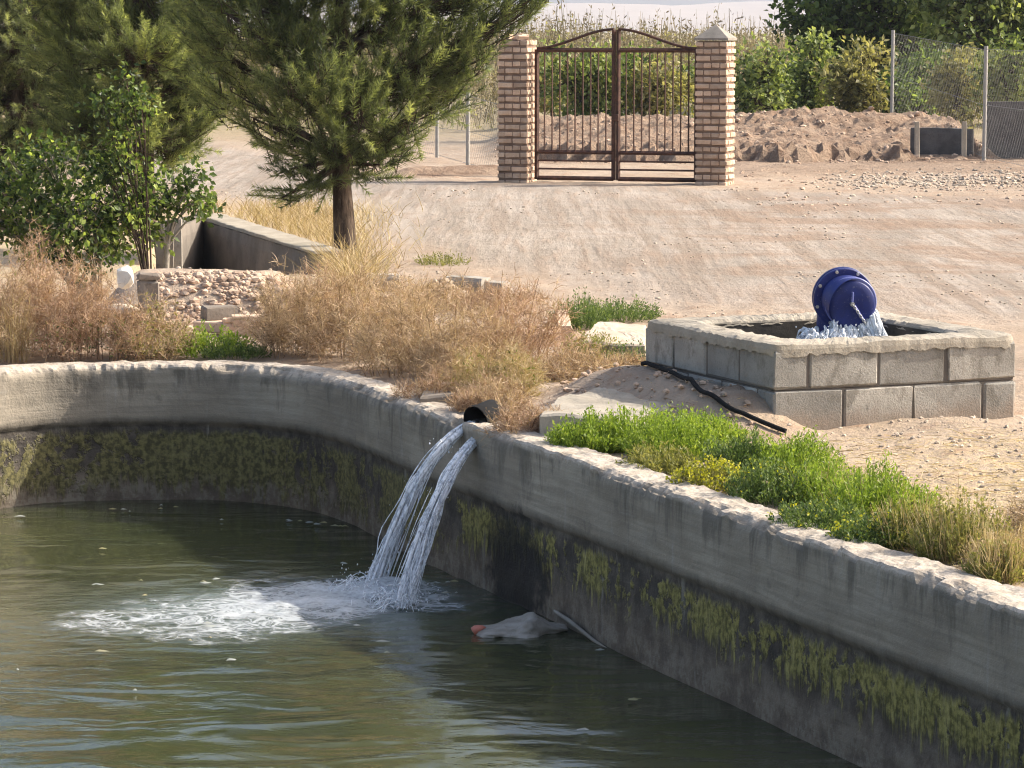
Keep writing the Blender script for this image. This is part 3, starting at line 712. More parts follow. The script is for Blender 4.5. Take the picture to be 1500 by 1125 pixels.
b.build('lining', M['dark_lining'], root)  # thin dark sheets added over the inner block faces to darken the opening
b = MB(); qs = np.linspace(.12, WELL_X - .12, 30); qv = np.linspace(.12, WELL_Y - .12, 30)
Q1, Q2 = np.meshgrid(qs, qv, indexing='ij')
b.grid_sheet(np.stack([WELL_O[0] + AX[0] * Q1 + AY[0] * Q2, WELL_O[1] + AX[1] * Q1 + AY[1] * Q2, .27 + .015 * fbm(Q1 * 12, Q2 * 12, 0, 3, 81)], -1), 30, 30)
tag(b.build('water', M['water'], attrs={'churn': np.full(900, .4)}), kind='structure')

# ------------------------------------------------------------------ blue valve pipe
FC = WY(1236, 437, 17.25)                       # front of the flange
AXD = nrm(np.array([.12, -.985, -.13]))          # outflow direction, towards the camera and a little down
SX = nrm(np.cross(AXD, [0, 0, 1.0])); SY = np.cross(SX, AXD)
root = empty('valve_pipe', [FC[0], FC[1], .2], 'blue flanged flap valve pipe standing over the block basin', 'valve pipe')
def disc(c, r0, r1, th, n=40, bev=.004):
    """solid ring/disc around AXD from c back by th"""
    prof = [(r0, 0), (r1 - bev, 0), (r1, -bev), (r1, -th + bev), (r1 - bev, -th), (r0, -th)]
    t = np.linspace(0, 2 * np.pi, n, endpoint=False)
    Vv = np.stack([np.stack([c + AXD * z + r * (np.cos(a) * SX + np.sin(a) * SY) for r, z in prof]) for a in t])
    return Vv, n, len(prof)
def ringpart(name, mat, specs):
    b = MB()
    for c, r0, r1, th in specs:
        Vv, n, k = disc(c, r0, r1, th); b.grid_sheet(Vv, n, k, closed_u=True, smooth=False)
    return b.build(name, mat, root)
BACK = -AXD
fl = ringpart('flange', M['blue'], [(FC, .07, .163, .024)])
ringpart('gasket', M['gasket'], [(FC + BACK * .0245, .07, .158, .008)])
off = -SX * .026 * 1 + SY * .004
ringpart('rear_flange', M['blue'], [(FC + BACK * .033 , .07, .163, .024)])
# collar and flap in front, hung slightly low
FCF = FC + AXD * .075 + SX * .022 * np.sign(SX[0]) - SY * .008
b = MB(); b.tube([FC - AXD * .005, FC + AXD * .03 + SX * .006 * np.sign(SX[0]), FCF - AXD * .006], [.128, .134, .137], 40, cap=False); b.build('collar', M['blue'], root)
ringpart('collar_lip', M['blue_edge'], [(FCF + AXD * .004,   .124, .141, .014)])
b = MB(); t = np.linspace(0, 2 * np.pi, 44, endpoint=False); rows = []
for r, z in [(.130, .0), (.130, .006), (.124, .012), (.09, .018), (.05, .022), (.02, .0235), (.001, .024)]:
    rows.append(np.stack([FCF - SY * .008 + AXD * z + r * (np.cos(a) * SX + np.sin(a) * SY) for a in t]))
b.grid_sheet(np.stack(rows, 1), 44, 7, closed_u=True, smooth=True); flap = b.build('flap', M['blue'], root)
b = MB()
c0 = FCF + AXD * .034
b.tube([c0 - AXD * .012, c0 + AXD * .012], .012, 10); b.build('knob', M['bolt'], flap)
b = MB()
sgn = np.sign(SX[0])
p0 = c0 + SY * .035; b.tube([p0, p0 + SY * .03], .006, 8); b.tube([c0 + SY * .035 - AXD * .006, c0 - AXD * .004], .007, 8)
b.tube([c0, c0 + SX * sgn * .018 - SY * .02, c0 + SX * sgn * .05 - SY * .07, c0 + SX * sgn * .075 - SY * .098 - AXD * .01], [.010, .008, .009, .006], 8)
b.build('lever', M['blue_edge'], root)
b = MB()
for k in range(9):
    q = c0 + AXD * .01 + SX * sgn * (.004 + .0085 * k) - SY * (.006 + .0118 * k)
    a = nrm(np.cross(AXD, SX * sgn * .6 - SY)) if k % 2 else AXD
    d = nrm(SX * sgn * .6 - SY); tt = np.linspace(0, 2 * np.pi, 11)
    b.tube(np.stack([q + d * .010 * np.cos(x_) + a * .0055 * np.sin(x_) for x_ in tt]), .0024, 5, cap=False)
b.build('chain', M['bolt'], root)
for k in range(8):
    a = math.radians(28 + 45 * k); c = FC + .150 * (math.cos(a) * SX + math.sin(a) * SY)
    b = MB(); b.tube([c - AXD * .001, c + AXD * .009], .0095, 6, smooth=False); b.tube([c + AXD * .008, c + AXD * .015], .0055, 8); b.build('bolt', M['bolt'], root)
b = MB(); P1 = FC + BACK * .05
b.tube([P1, P1 + BACK * .06 + np.array([0, 0, -.005]), P1 + BACK * .12 + np.array([0, 0, -.05]), P1 + BACK * .15 + np.array([0, 0, -.13]), P1 + BACK * .155 + np.array([0, 0, -.24]), P1 + BACK * .155 + np.array([0, 0, -.5])], [.105, .105, .103, .102, .1, .1], 28)
b.build('riser', M['blue'], root)
# water gushing out under the flap
b = MB(); rs = np.random.default_rng(3)
for k in range(13):
    a = math.radians(205 + 8.5 * k)
    st = FCF - SY * .008 + .122 * (math.cos(a) * SX + math.sin(a) * SY) - AXD * .01
    strands(b, st, nrm(AXD * .6 + (math.cos(a) * SX + .4 * math.sin(a) * SY) * .7) * .42 + np.array([0, 0, -.3]), 26, np.array([.014, .012, .012]), np.array([.14, .10, .18]), .26, .0075, 300 + k, .6, 1.4, 14)
for k in range(26):
    c = FC + AXD * rs.uniform(-.05, .2) + np.array([rs.uniform(-.24, .05), 0, 0]); c[2] = .33 + .05 * rs.random()
    strands(b, c, np.array([-.08, -.1, .30]), 12, np.array([.03, .03, .02]), np.array([.22, .16, .28]), .27, .0085, 500 + k, .5, 1.4, 12)
drops(b, FC + np.array([-.05, -.1, -.17]), np.array([.10, .07, .03]), 60, .0035, 9)
tag(b.build('water_splash', M['jet'], loc=(FC[0], FC[1], .27)), 'white water gushing out below the blue flap into the block basin', 'water splash')

# ------------------------------------------------------------------ black hose
P = np.array([wl(u_, v_, 0) for u_, v_ in [(-.06, 1.42), (-.10, 1.1), (-.13, .8), (-.19, .5), (-.235, .25), (-.215, .06), (-.15, -.06), (-.08, -.14), (-.03, -.20)]])
tt = np.linspace(0, len(P) - 1, 60); P = np.stack([np.interp(tt, range(len(P)), P[:, k]) for k in range(3)], 1)
for _ in range(3): P[1:-1] = .25 * P[:-2] + .5 * P[1:-1] + .25 * P[2:]
P[:, 2] = np.array([gz(q[0], q[1]) for q in P]) + .02
for _ in range(4): P[1:-1, 2] = np.maximum(P[1:-1, 2], .5 * (P[:-2, 2] + P[2:, 2]))
b = MB(); b.tube(P, .0125, 8)
tag(b.build('hose', M['black'], loc=P[0]), 'black rubber hose lying on the soil along the left side of the block basin', 'hose')

# ------------------------------------------------------------------ gate and brick pillars
GL = np.array([*W(772, 262)[:2]]); GR = np.array([*W(1047, 268.5)[:2]])
gd = (GR - GL) / np.linalg.norm(GR - GL); th = math.radians(19); gd = np.array([math.cos(th), -math.sin(th)]); GL = GR - gd * (np.dot(GR - GL, gd))
gnv = np.array([-gd[1], gd[0]])
def pillar(c, label, ztop, cap):
    root = empty('brick_pillar', [c[0], c[1], gz(*c)], label, 'pillar', 'brick gate pillars')
    b = MB(); w = .43; n = int(round(ztop / .0885)); ch = ztop / n
    z0 = gz(*c) - .05
    for k in range(n):
        zc = z0 + (k + .5) * (ztop + .05) / n; hgt_ = ch * .66
        o = random.uniform(-.006, .006)
        for side in range(2):
            A, B = (gd, gnv) if (k + side) % 2 == 0 else (gnv, gd)
            pass
        A, B = (gd, gnv) if k % 2 == 0 else (gnv, gd)
        for s in (-1, 1):
            # two stretchers on each of two faces, headers between
            base = c + B * s * (w / 2 - .05)
            cuts = [-w / 2, -w / 2 + random.uniform(.19, .23), w / 2] if (k // 2) % 2 else [-w / 2, -w / 2 + .11, w / 2 - .11, w / 2]
            for a0, a1 in zip(cuts[:-1], cuts[1:]):
                m_ = base + A * (a0 + a1) / 2 + B * s * random.uniform(-.004, .006)
                b.box((m_[0], m_[1], zc + random.uniform(-.003, .003)), (a1 - a0 - .014, .10, hgt_), A, random.random(), 0, .0022, .007)
            for q in (-1, 1):
                m_ = c + A * q * (w / 2 - .055) + B * s * .055
                b.box((m_[0], m_[1], zc + random.uniform(-.003, .003)), (.11 - .004, .10, hgt_), A, random.random(), 0, .0022, .007)
    b.box((c[0], c[1], z0 + (ztop + .05) / 2), (w - .035, w - .035, ztop + .04), gd, .5, 1, 0, .004)
    b.build('shaft', [M['brick'], M['brick_mortar']], root)
    zt = z0 + ztop + .05
    b = MB()
    if cap:
        h = w / 2 + .012; cs = [c + gd * sx * h + gnv * sy * h for sx, sy in ((-1, -1), (1, -1), (1, 1), (-1, 1))]
        v = [(q[0], q[1], zt + .004) for q in cs] + [(q[0], q[1], zt + .035) for q in cs] + [(c[0], c[1], zt + .215)]
        b.add(np.array(v), [(0, 1, 5, 4), (1, 2, 6, 5), (2, 3, 7, 6), (3, 0, 4, 7), (3, 2, 1, 0)], .5); b.add(np.array(v), [(4, 5, 8), (5, 6, 8), (6, 7, 8), (7, 4, 8)], .5)
        b.build('cap', M['capstone'], root)
    else:
        for k in range(7):
            m_ = c + gd * random.uniform(-.15, .17) + gnv * random.uniform(-.15, .15)
            b.box((m_[0], m_[1], zt + random.uniform(.01, .04)), (.17, .09, .06), (random.random(), random.random()), random.random(), 0, .005, .012)
        b.build('broken_top', M['brick'], root)
pillar(GR, 'right brick gate pillar with a grey pyramid cap', 1.86, True)
pillar(GL, 'left brick gate pillar without a cap, half behind the pine', 1.90, False)
g0 = GL + gd * .255; g1 = GR - gd * .235; gw = np.linalg.norm(g1 - g0); zb = max(gz(*g0), gz(*g1)) + .03
root = empty('iron_gate', [g0[0], g0[1], zb], 'rusty brown double iron gate with an arched top, between brick pillars', 'gate')
def bar(b, u0, z0, u1, z1, w=.03, d=.03):
    p0 = np.array([*(g0 + gd * u0), z0]); p1 = np.array([*(g0 + gd * u1), z1]); 
    b.tube([p0, p1], w * .7, 4, smooth=False)
ztop, zmid = 1.745, .385
for s in (0, 1):
    a, e = (0.0, gw / 2 - .012) if s == 0 else (gw / 2 + .012, gw)
    leaf = empty('gate_leaf', [0, 0, 0], None, None); leaf.parent = root; leaf.matrix_parent_inverse.identity()
    def bld(b, name): return b.build(name, M['iron'], leaf)
    b = MB()
    bar(b, a + .02, zb, a + .02, ztop if s == 0 else 2.0, .046 if s == 0 else .042); bar(b, e - .02, zb, e - .02, 2.0 if s == 0 else ztop, .042)
    for z, w in ((zb + .02, .042), (zmid, .038), (ztop - .01, .042)): bar(b, a + .02, z, e - .02, z, w)
    bld(b, 'frame')
    b = MB()
    t = np.linspace(0, 1, 20); uu = a + .02 + (e - a - .04) * t; rise = (t if s == 0 else 1 - t)
    zz = ztop + .015 + .25 * (rise ** 2 * (3 - 2 * rise)) 
    b.tube(np.stack([g0[0] + gd[0] * uu, g0[1] + gd[1] * uu, zz], 1), .020, 6); bld(b, 'arch')
    for z in (.16, .27): 
        b = MB(); bar(b, a + .03, z, e - .03, z, .018); bld(b, 'rail')
    nb = 9
    for k in range(nb):
        u_ = a + .02 + (e - a - .04) * (k + 1) / (nb + 1)
        b = MB(); bar(b, u_, zmid, u_, ztop - .02, .0145); bld(b, 'bar')
b = MB(); q = np.array([*(g0 + gd * (gw / 2) - gnv * .04), .85]); b.box(q, (.09, .04, .09), gd); b.build('latch', M['iron'], root)

# ------------------------------------------------------------------ chain-link fences
def fence(pts, hgts, label, posts_label, mesh_top=.05):
    root = empty('chain_link_fence', pts[0], label, 'fence')
    for p, h in zip(pts, hgts):
        b = MB(); z0 = p[2] - .3
        b.tube([(p[0], p[1], z0), (p[0] + .01, p[1], p[2] + h)], .031, 10); b.build('post', M['post'], root)
    b = MB()
    for (p, h, q, h2) in zip(pts[:-1], hgts[:-1], pts[1:], hgts[1:]):
        L = np.hypot(*(q - p)[:2]); pitch = .13; Hh = min(h, h2) - mesh_top
        def at(u, z): 
            t = u / L; return np.array([p[0] + (q[0] - p[0]) * t, p[1] + (q[1] - p[1]) * t, p[2] + (q[2] - p[2]) * t + z * (h + (h2 - h) * t) / min(h, h2)])
        A = []; E = []
        for u in np.arange(-Hh, L, pitch):
            for sg in (1, -1):
                u0, z0, u1, z1 = u, .03, u + Hh, Hh
                if u0 < 0: z0 += -u0; u0 = 0
                if u1 > L: z1 -= (u1 - L); u1 = L
                if z1 <= z0: continue
                if sg < 0: z0, z1 = Hh - z0 + .03, Hh - z1 + .03
                A.append(at(u0, z0)); E.append(at(u1, z1))
        A = np.array(A); E = np.array(E)
        for sh in (np.array([0, 0, 1.0]), np.array([.7, .7, 0])):
            w = .0015; v = np.stack([A - sh * w, A + sh * w, E + sh * w, E - sh * w], 1).reshape(-1, 3)
            b.add(v, np.arange(len(A))[:, None] * 4 + np.array([[0, 1, 2, 3]]), .5)
        for z in (.05, Hh * .5, Hh): b.tube([at(0, z), at(L, z)], .003, 4)
    b.build('wire_mesh', M['wire'], root)
def gp(px, py, Y=None):
    if Y: p = WY(px, py, Y); return np.array([p[0], p[1], gz(p[0], p[1])])
    return onground(px, py)
fence([gp(1308, 0, 57), gp(1441, 235), gp(1640, 0, 41), gp(1900, 0, 33)], [1.55, 1.76, 1.76, 1.76], 'chain link fence on pale posts right of the gate, before green bushes', '')
fence([gp(748, 0, 44.6), gp(685, 245), gp(640, 231), gp(585, 0, 54), gp(500, 0, 60)], [1.0, 1.1, 1.0, 1.2, 1.2], 'low thin wire fence left of the gate, partly hidden by the pine', '')

# ------------------------------------------------------------------ walls by the ramp, bricks and stones
def ico_rocks(nvar, sub=2, seed=0, amp=.45):
    out = []
    for k in range(nvar):
        bm = bmesh.new(); bmesh.ops.create_icosphere(bm, subdivisions=sub, radius=1.0); bm.verts.index_update()
        v = np.array([q.co[:] for q in bm.verts]); f = np.array([[q.index for q in ff.verts] for ff in bm.faces]); bm.free()
        r = 1 + amp * fbm(v[:, 0] * 1.3 + k * 9, v[:, 1] * 1.3, v[:, 2] * 1.3, 3, seed + k) 
        v = v * r[:, None]
        for _ in range(5):          # flat broken faces
            d = rdir(1)[0]; h = .62; dd = v @ d; v = v - np.where(dd > h, dd - h, 0)[:, None] * d
        out.append((v, f))
    return out
ROCKS = ico_rocks(9, 2, 77); SMALL = ico_rocks(7, 1, 99); BOULD = ico_rocks(4, 2, 123, .18)
def scatter(b, pts, sizes, lib, flat=.65, sink=.3):
    for p, s_ in zip(pts, sizes):
        v, f = lib[random.randrange(len(lib))]
        a = random.uniform(0, 6.28); c, s2 = math.cos(a), math.sin(a)
        q = v * np.array([s_ * random.uniform(.8, 1.3), s_ * random.uniform(.7, 1.1), s_ * flat * random.uniform(.7, 1.2)])
        q = np.stack([q[:, 0] * c - q[:, 1] * s2, q[:, 0] * s2 + q[:, 1] * c, q[:, 2]], 1)
        b.add(np.asarray(p) + q + np.array([0, 0, s_ * flat * (1 - 2 * sink) * .5]), f, random.random(), 0, False)
def wallseg(b, p, q, zb0, zt0, zt1, th, mi=0, seed=0, n=40, bow=0.0):
    """upright slab between plan points p and q with uneven top"""
    p = np.asarray(p, float)[:2]; q = np.asarray(q, float)[:2]; d = (q - p) / np.linalg.norm(q - p); nn = np.array([-d[1], d[0]])
    t = np.linspace(0, 1, n); L = np.linalg.norm(q - p)
    zt = zt0 + (zt1 - zt0) * t + .012 * fbm(t * L * 5, t * 0, seed, 3, 5)
    rows = []
    zs = np.linspace(0, 1, 9)
    for s, zl in [(-1, z_) for z_ in zs] + [(1, z_) for z_ in zs[::-1]]:
        z = zb0 + (zt - zb0) * zl; w = th / 2 - (.012 if zl > .99 else 0)
        j = .010 * fbm(t * L * 4, z * 4, s + seed, 3, 6)
        rows.append(np.stack([p[0] + d[0] * t * L + nn[0] * (s * w + j), p[1] + d[1] * t * L + nn[1] * (s * w + j), z], 1))
    V_ = np.stack(rows, 1); b.grid_sheet(V_, n, len(rows), .5, mi, False)
    for e in (0, n - 1): b.add(V_[e], [tuple(range(len(rows)))], .5, mi)
A_ = W(295, 322)[:2]; B_ = W(482, 378)[:2]; C_ = W(232, 352)[:2]
root = empty('retaining_wall', [A_[0], A_[1], 0], 'dark grey concrete retaining wall of the sunken ramp, left of the pine trunk', 'retaining wall')
b = MB(); wallseg(b, A_, B_, -.8, .03, .02, .24, seed=1); b.build('long_side', M['grey_wall'], root)
b = MB(); wallseg(b, A_ + (-.02, -.16), C_, -.8, .06, .10, .24, seed=2); b.build('short_side', M['grey_wall'], root)
b = MB(); wallseg(b, A_ + (.05, -.02), B_ + (.0, .05), .035, .075, .06, .30, seed=3); b.build('coping', M['mortar'], root)
b = MB(); pc = WY(252, 375, 30.2)
for k in range(3):
    b.box(np.array([pc[0] - .11 + .085 * k, pc[1] - .02 * k, pc[2] - .05]), (.078, .03, .74 + .03 * k), (1, -.1), .3 + .2 * k, 0, .002, .004)
tag(b.build('plank_screen', M['wood'], loc=pc), 'weathered grey upright planks leaning in the corner of the ramp wall', 'planks')

# rubble bank stones
b = MB(); pts = []; sz = []
for _ in range(900):
    px_, py_ = random.uniform(222, 402), random.uniform(410, 478)
    x = np.interp(px_, [222, 402], [-2.5, -1.64]); y = 21.5 + (478 - py_) / 68 * .75 + random.uniform(-.05, .05)
    pts.append((x, y, gz(x, y))); sz.append(random.choice([.012, .018, .025, .025, .04]))
scatter(b, pts, sz, SMALL, .7, .42)
tag(b.build('rubble', M['clod'], loc=(-2.1, 21.9, 0)), 'pinkish rubble and broken adobe on the bank before the ramp wall', 'rubble', kind='stuff')
def onestone(px, py, Y, r, mat, label, flat=.85, cat='stone', name='stone', group=None, lib=BOULD, vi=0):
    p = WY(px, py, Y); v, f = lib[vi]; b = MB(); b.add(p + v * np.array(r), f, .6); o = b.build(name, mat, loc=p); tag(o, label, cat, group); return o
onestone(183, 404, 21.4, (.082, .075, .088), M['white_stone'], 'white boulder standing out above the reddish dry bush', vi=1)
onestone(178, 462, 21.3, (.16, .1, .085), M['rock'], 'tan boulder under the white stone, behind the dry bush', vi=3)
b = MB(); p = WY(217, 432, 21.2); b.box(p, (.13, .12, .20), (1, .35), .7, 0, .006, .02); b.box(p + np.array([0, .0, .125]), (.15, .14, .05), (1, .2), .9, 0, .006, .015)
tag(b.build('broken_block', M['grey_wall'], loc=p), 'broken pale grey concrete stub beside the white stone', 'concrete block')
for k, (px_, py_, ax_, lab, hh) in enumerate([(352, 487, (1, .12), 'sunlit yellowish brick lying nearest the green plant, partly behind twigs', .13), (312, 478, (1, -.3), 'tan brick at the foot of the rubble bank', .075), (322, 458, (1, .5), 'small greyish brick set upright in the rubble bank', .09), (366, 470, (1, .1), 'tan brick half behind the large dry bush', .08)]):
    p = WY(px_, py_, 21.1 + .1 * (k % 3)); b = MB(); b.box(p, (.24, .11, hh), ax_, random.random(), 0, .004, .01)
    if k == 0: b.box(p + np.array([.02, .02, .08]), (.27, .14, .03), (1, .1), .8, 0, .004, .008)
    tag(b.build('brick', M['brick'] if k != 2 else M['grey_wall'], loc=p), lab, 'brick', 'loose bricks by the rubble bank')
# low block wall and rubble heap behind the dry bushes
for k, (px0, px1, y0, y1, zt, lab) in enumerate([(538, 585, 424, 424, .12, 'low grey block stub behind dry grass near the pine trunk'), (655, 712, 428, 430, .125, 'low grey block wall piece beside the pale rubble heap'), (716, 742, 432, 433, .11, 'small grey block end, right of the low block wall')]):
    b = MB(); p = W(px0, y0); q = W(px1, y1); wallseg(b, p, q, -.1, zt, zt - .01, .19, seed=10 + k, n=12)
    tag(b.build('low_wall', M['block'], loc=p), lab, 'low wall')
b = MB(); pts = []; sz = []
for _ in range(170):
    px_ = random.gauss(645, 26); y = random.gauss(24.2, .22); x = (px_ - 750) / F * y; r = math.hypot((px_ - 645) / 45, (y - 24.2) / .4)
    pts.append((x, y, gz(x, y) + max(0, .16 * (1 - r)))); sz.append(random.choice([.02, .03, .04, .05]))
scatter(b, pts, sz, SMALL, .7)
tag(b.build('rubble_heap', M['rock'], loc=(-.55, 24.2, 0)), 'pale heap of broken stones behind the dry bushes', 'rubble heap', kind='stuff')
b = MB(); wallseg(b, W(735, 512), W(816, 508), -.1, .13, .12, .12, seed=21, n=14); wallseg(b, W(816, 508) + (.05, .02, 0), W(822, 480), -.1, .13, .12, .1, seed=22, n=8)
tag(b.build('low_brick_wall', M['brick'], loc=W(775, 510)), 'low tan brick wall half hidden behind the rusty dry bush', 'low wall')
# pale flat slabs beside the pool
def slab(corners, zt, th, label, mat, seed):
    P = np.array([W(q[0], q[1], zt)[:2] for q in corners]); c = P.mean(0); n = 22; rings = []
    per = np.concatenate([np.linspace(P[i], P[(i + 1) % len(P)], 14, endpoint=False) for i in range(len(P))])
    per = per + .025 * np.stack([fbm(per[:, 0] * 6, per[:, 1] * 6, 0, 3, seed), fbm(per[:, 0] * 6, per[:, 1] * 6, 3, 3, seed)], 1)
    for t, z in [(1.0, zt - th), (1.0, zt - .012), (.97, zt)] + [(s, zt) for s in (.85, .7, .5, .3, .12, .01)]:
        q = c + (per - c) * t
        rings.append(np.stack([q[:, 0], q[:, 1], z + .022 * fbm(q[:, 0] * 4, q[:, 1] * 4, 0, 4, seed + 3) * (z > zt - .02)], 1))
    b = MB(); b.grid_sheet(np.stack(rings, 1), len(per), len(rings), closed_u=True, smooth=False)
    return tag(b.build('stone_slab', mat, loc=(c[0], c[1], 0)), label, 'slab')
slab([(792, 608), (905, 612), (1000, 590), (985, 570), (890, 564), (812, 584)], .10, .13, 'pale flat cement slab between the pipe and the green weeds', M['mortar'], 91)
slab([(845, 500), (945, 505), (945, 474), (880, 470)], .12, .2, 'flat tan earth slab left of the block basin', M['rock'], 95)
slab([(618, 579), (662, 578), (664, 560), (630, 560)], .04, .06, 'grey broken slab on the wall top left of the pipe', M['grey_wall'], 97)

# dark block walls on the right beyond the fence
b = MB(); wallseg(b, WY(1447, 0, 51.0), WY(1640, 0, 50.5), -.2, .88, .88, .22, seed=31, n=30)
tag(b.build('dark_block_wall', M['dark_block'], loc=WY(1447, 215, 51)), 'dark grey block wall at the right edge behind the wire fence', 'wall')
b = MB(); wallseg(b, WY(1338, 0, 51.3), WY(1428, 0, 51.0), -.3, .47, .45, .2, seed=32, n=20)
tag(b.build('dark_block_wall', M['dark_block'], loc=WY(1380, 215, 51)), 'low dark wall in the cut of the earth bank, left of the fence post', 'wall')
for px_, lab in ((1343, 'pale stub post at the left end of the low dark wall'), (1412, 'pale stub post at the right end of the low dark wall')):
    p = WY(px_, 212, 50.5); b = MB(); b.box((p[0], p[1], .28), (.07, .07, .6), (1, .1), .8, 0, .004)
    tag(b.build('stub_post', M['mortar'], loc=(p[0], p[1], 0)), lab, 'post', 'stub posts by the low dark wall')

# floating sack and pole
p = W(765, 918, WATER_Z)
root = empty('floating_sack', p, 'grey half sunken sack with a red end, floating below the wall', 'sack')
n, m = 64, 44; th = np.linspace(0, 2 * np.pi, n, endpoint=False); rows = []
p0 = W(695, 928, WATER_Z); p1 = W(832, 922, WATER_Z); d = (p1 - p0); L = np.linalg.norm(d); d /= L; nn = np.array([-d[1], d[0], 0])
for t in np.linspace(0, 1, m):
    w = (.05 + .12 * math.sin(np.pi * min(1, t * .9 + .12)) ** .8) * (1 - .35 * t); hgh = .020 + .034 * math.sin(np.pi * t) ** 1.1 + .03 * math.exp(-((t - .62) / .12) ** 2)
    if t in (0, 1): w *= .25; hgh *= .3
    c = p0 + d * L * t + np.array([0, 0, -.004])
    wob = 1 + .55 * fbm(np.cos(th) * 1.8 + t * 4, np.sin(th) * 1.8, t * 4, 2, 55) + .22 * np.abs(fbm(np.cos(th) * 4 + t * 8, np.sin(th) * 4, t * 8, 2, 56))
    rows.append(c + nn * (np.cos(th) * w * wob)[:, None] + np.array([0, 0, 1]) * (np.sin(th) * hgh * wob)[:, None])
b = MB(); b.grid_sheet(np.stack(rows, 1), n, m, closed_u=True); b.build('body', M['sack'], root)
b = MB(); c = p0 + d * .015 + np.array([0, 0, .012]); v, f = ROCKS[1]; b.add(c + v * np.array([.038, .05, .026]), f, .6, 0, True); b.build('red_end', M['red'], root)
b = MB(); a = W(770, 897, WATER_Z + .06); q = W(810, 893, WATER_Z + .07); e = W(895, 955, WATER_Z - .01)
b.tube([q * .97 + e * .03, q * .7 + e * .3 + (0, 0, .004), q * .3 + e * .7 + (0, 0, -.004), e], [.007, .010, .008, .005], 8, rough=.12)
tag(b.build('wooden_pole', M['wood'], loc=q), 'thin wooden pole lying across the floating sack towards the wall', 'pole')

# ------------------------------------------------------------------ loose stones: gravel strip, road pebbles, clods
b = MB(); pts = []; sz = []
for _ in range(1500):
    px_ = random.uniform(1180, 1560); py_ = random.gauss(264, 7) - (px_ - 1350) * .012
    if px_ < 1290 and random.random() < (1290 - px_) / 140: continue
    p = onground(px_, py_); pts.append(p); sz.append(random.choice([.012, .018, .024, .03, .042]))
scatter(b, pts, sz, SMALL, .7, .4)
tag(b.build('gravel', M['gravel'], loc=(5, 42, 0)), 'strip of pale loose gravel on the dirt right of the gate', 'gravel', kind='stuff')
b = MB(); pts = []; sz = []
for _ in range(5200):
    px_, py_ = random.uniform(-50, 1560), 278 + 230 * random.random() ** 1.3
    p = W(px_, py_)
    if float(fbm(p[0] * 1.1, p[1] * .5, 0, 3, 66)) < .05 + .12 * random.random(): continue
    if sdpoly(RIMC, np.array([p[0]]), np.array([p[1]]))[0] < .4 or sdpoly(PIT, np.array([p[0]]), np.array([p[1]]))[0] < .2: continue
    p[2] = 0; pts.append(p); sz.append(random.choice([.006, .008, .010, .013, .018]) * (p[1] / 24) ** .5)
H = hgt(np.array([q[0] for q in pts]), np.array([q[1] for q in pts]))
pts = [np.array([q[0], q[1], h]) for q, h in zip(pts, H)]
scatter(b, pts, sz, SMALL, .65)
for _ in range(900):
    px_, py_ = random.uniform(1130, 1560), random.uniform(610, 800)
    p = W(px_, py_); 
    if sdpoly(RIMC, np.array([p[0]]), np.array([p[1]]))[0] < .3: continue
    if -.05 < (p[0] - WELL_O[0]) * AX[0] + (p[1] - WELL_O[1]) * AX[1] < WELL_X + .05 and -.05 < (p[0] - WELL_O[0]) * AY[0] + (p[1] - WELL_O[1]) * AY[1] < WELL_Y: continue
    scatter(b, [np.array([p[0], p[1], gz(p[0], p[1])])], [random.choice([.005, .007, .010, .016])], SMALL, .7)
tag(b.build('pebbles', M['rock'], loc=(0, 25, 0)), 'pebbles scattered over the dirt road and soil', 'pebbles', kind='stuff')
b = MB(); pts = []; sz = []
xx = rng.uniform(-.3, 8.0, 1100); yy = rng.uniform(48.8, 55, 1100); hh = hgt(xx, yy)
scatter(b, list(np.stack([xx, yy, hh], 1)), rng.choice([.015, .02, .03, .045, .065], 1100, p=[.35, .3, .22, .10, .03]), SMALL, .7, .4)
xx = rng.uniform(2.6, 9.0, 500); yy = rng.uniform(37, 46, 500); hh = hgt(xx, yy)
scatter(b, list(np.stack([xx, yy, hh], 1)), rng.choice([.012, .018, .026, .04], 500), SMALL, .6, .42)
tag(b.build('soil_clods', M['clod'], loc=(4, 50, 0)), 'reddish clods of dug earth along the bank behind the gate', 'soil clods', kind='stuff')

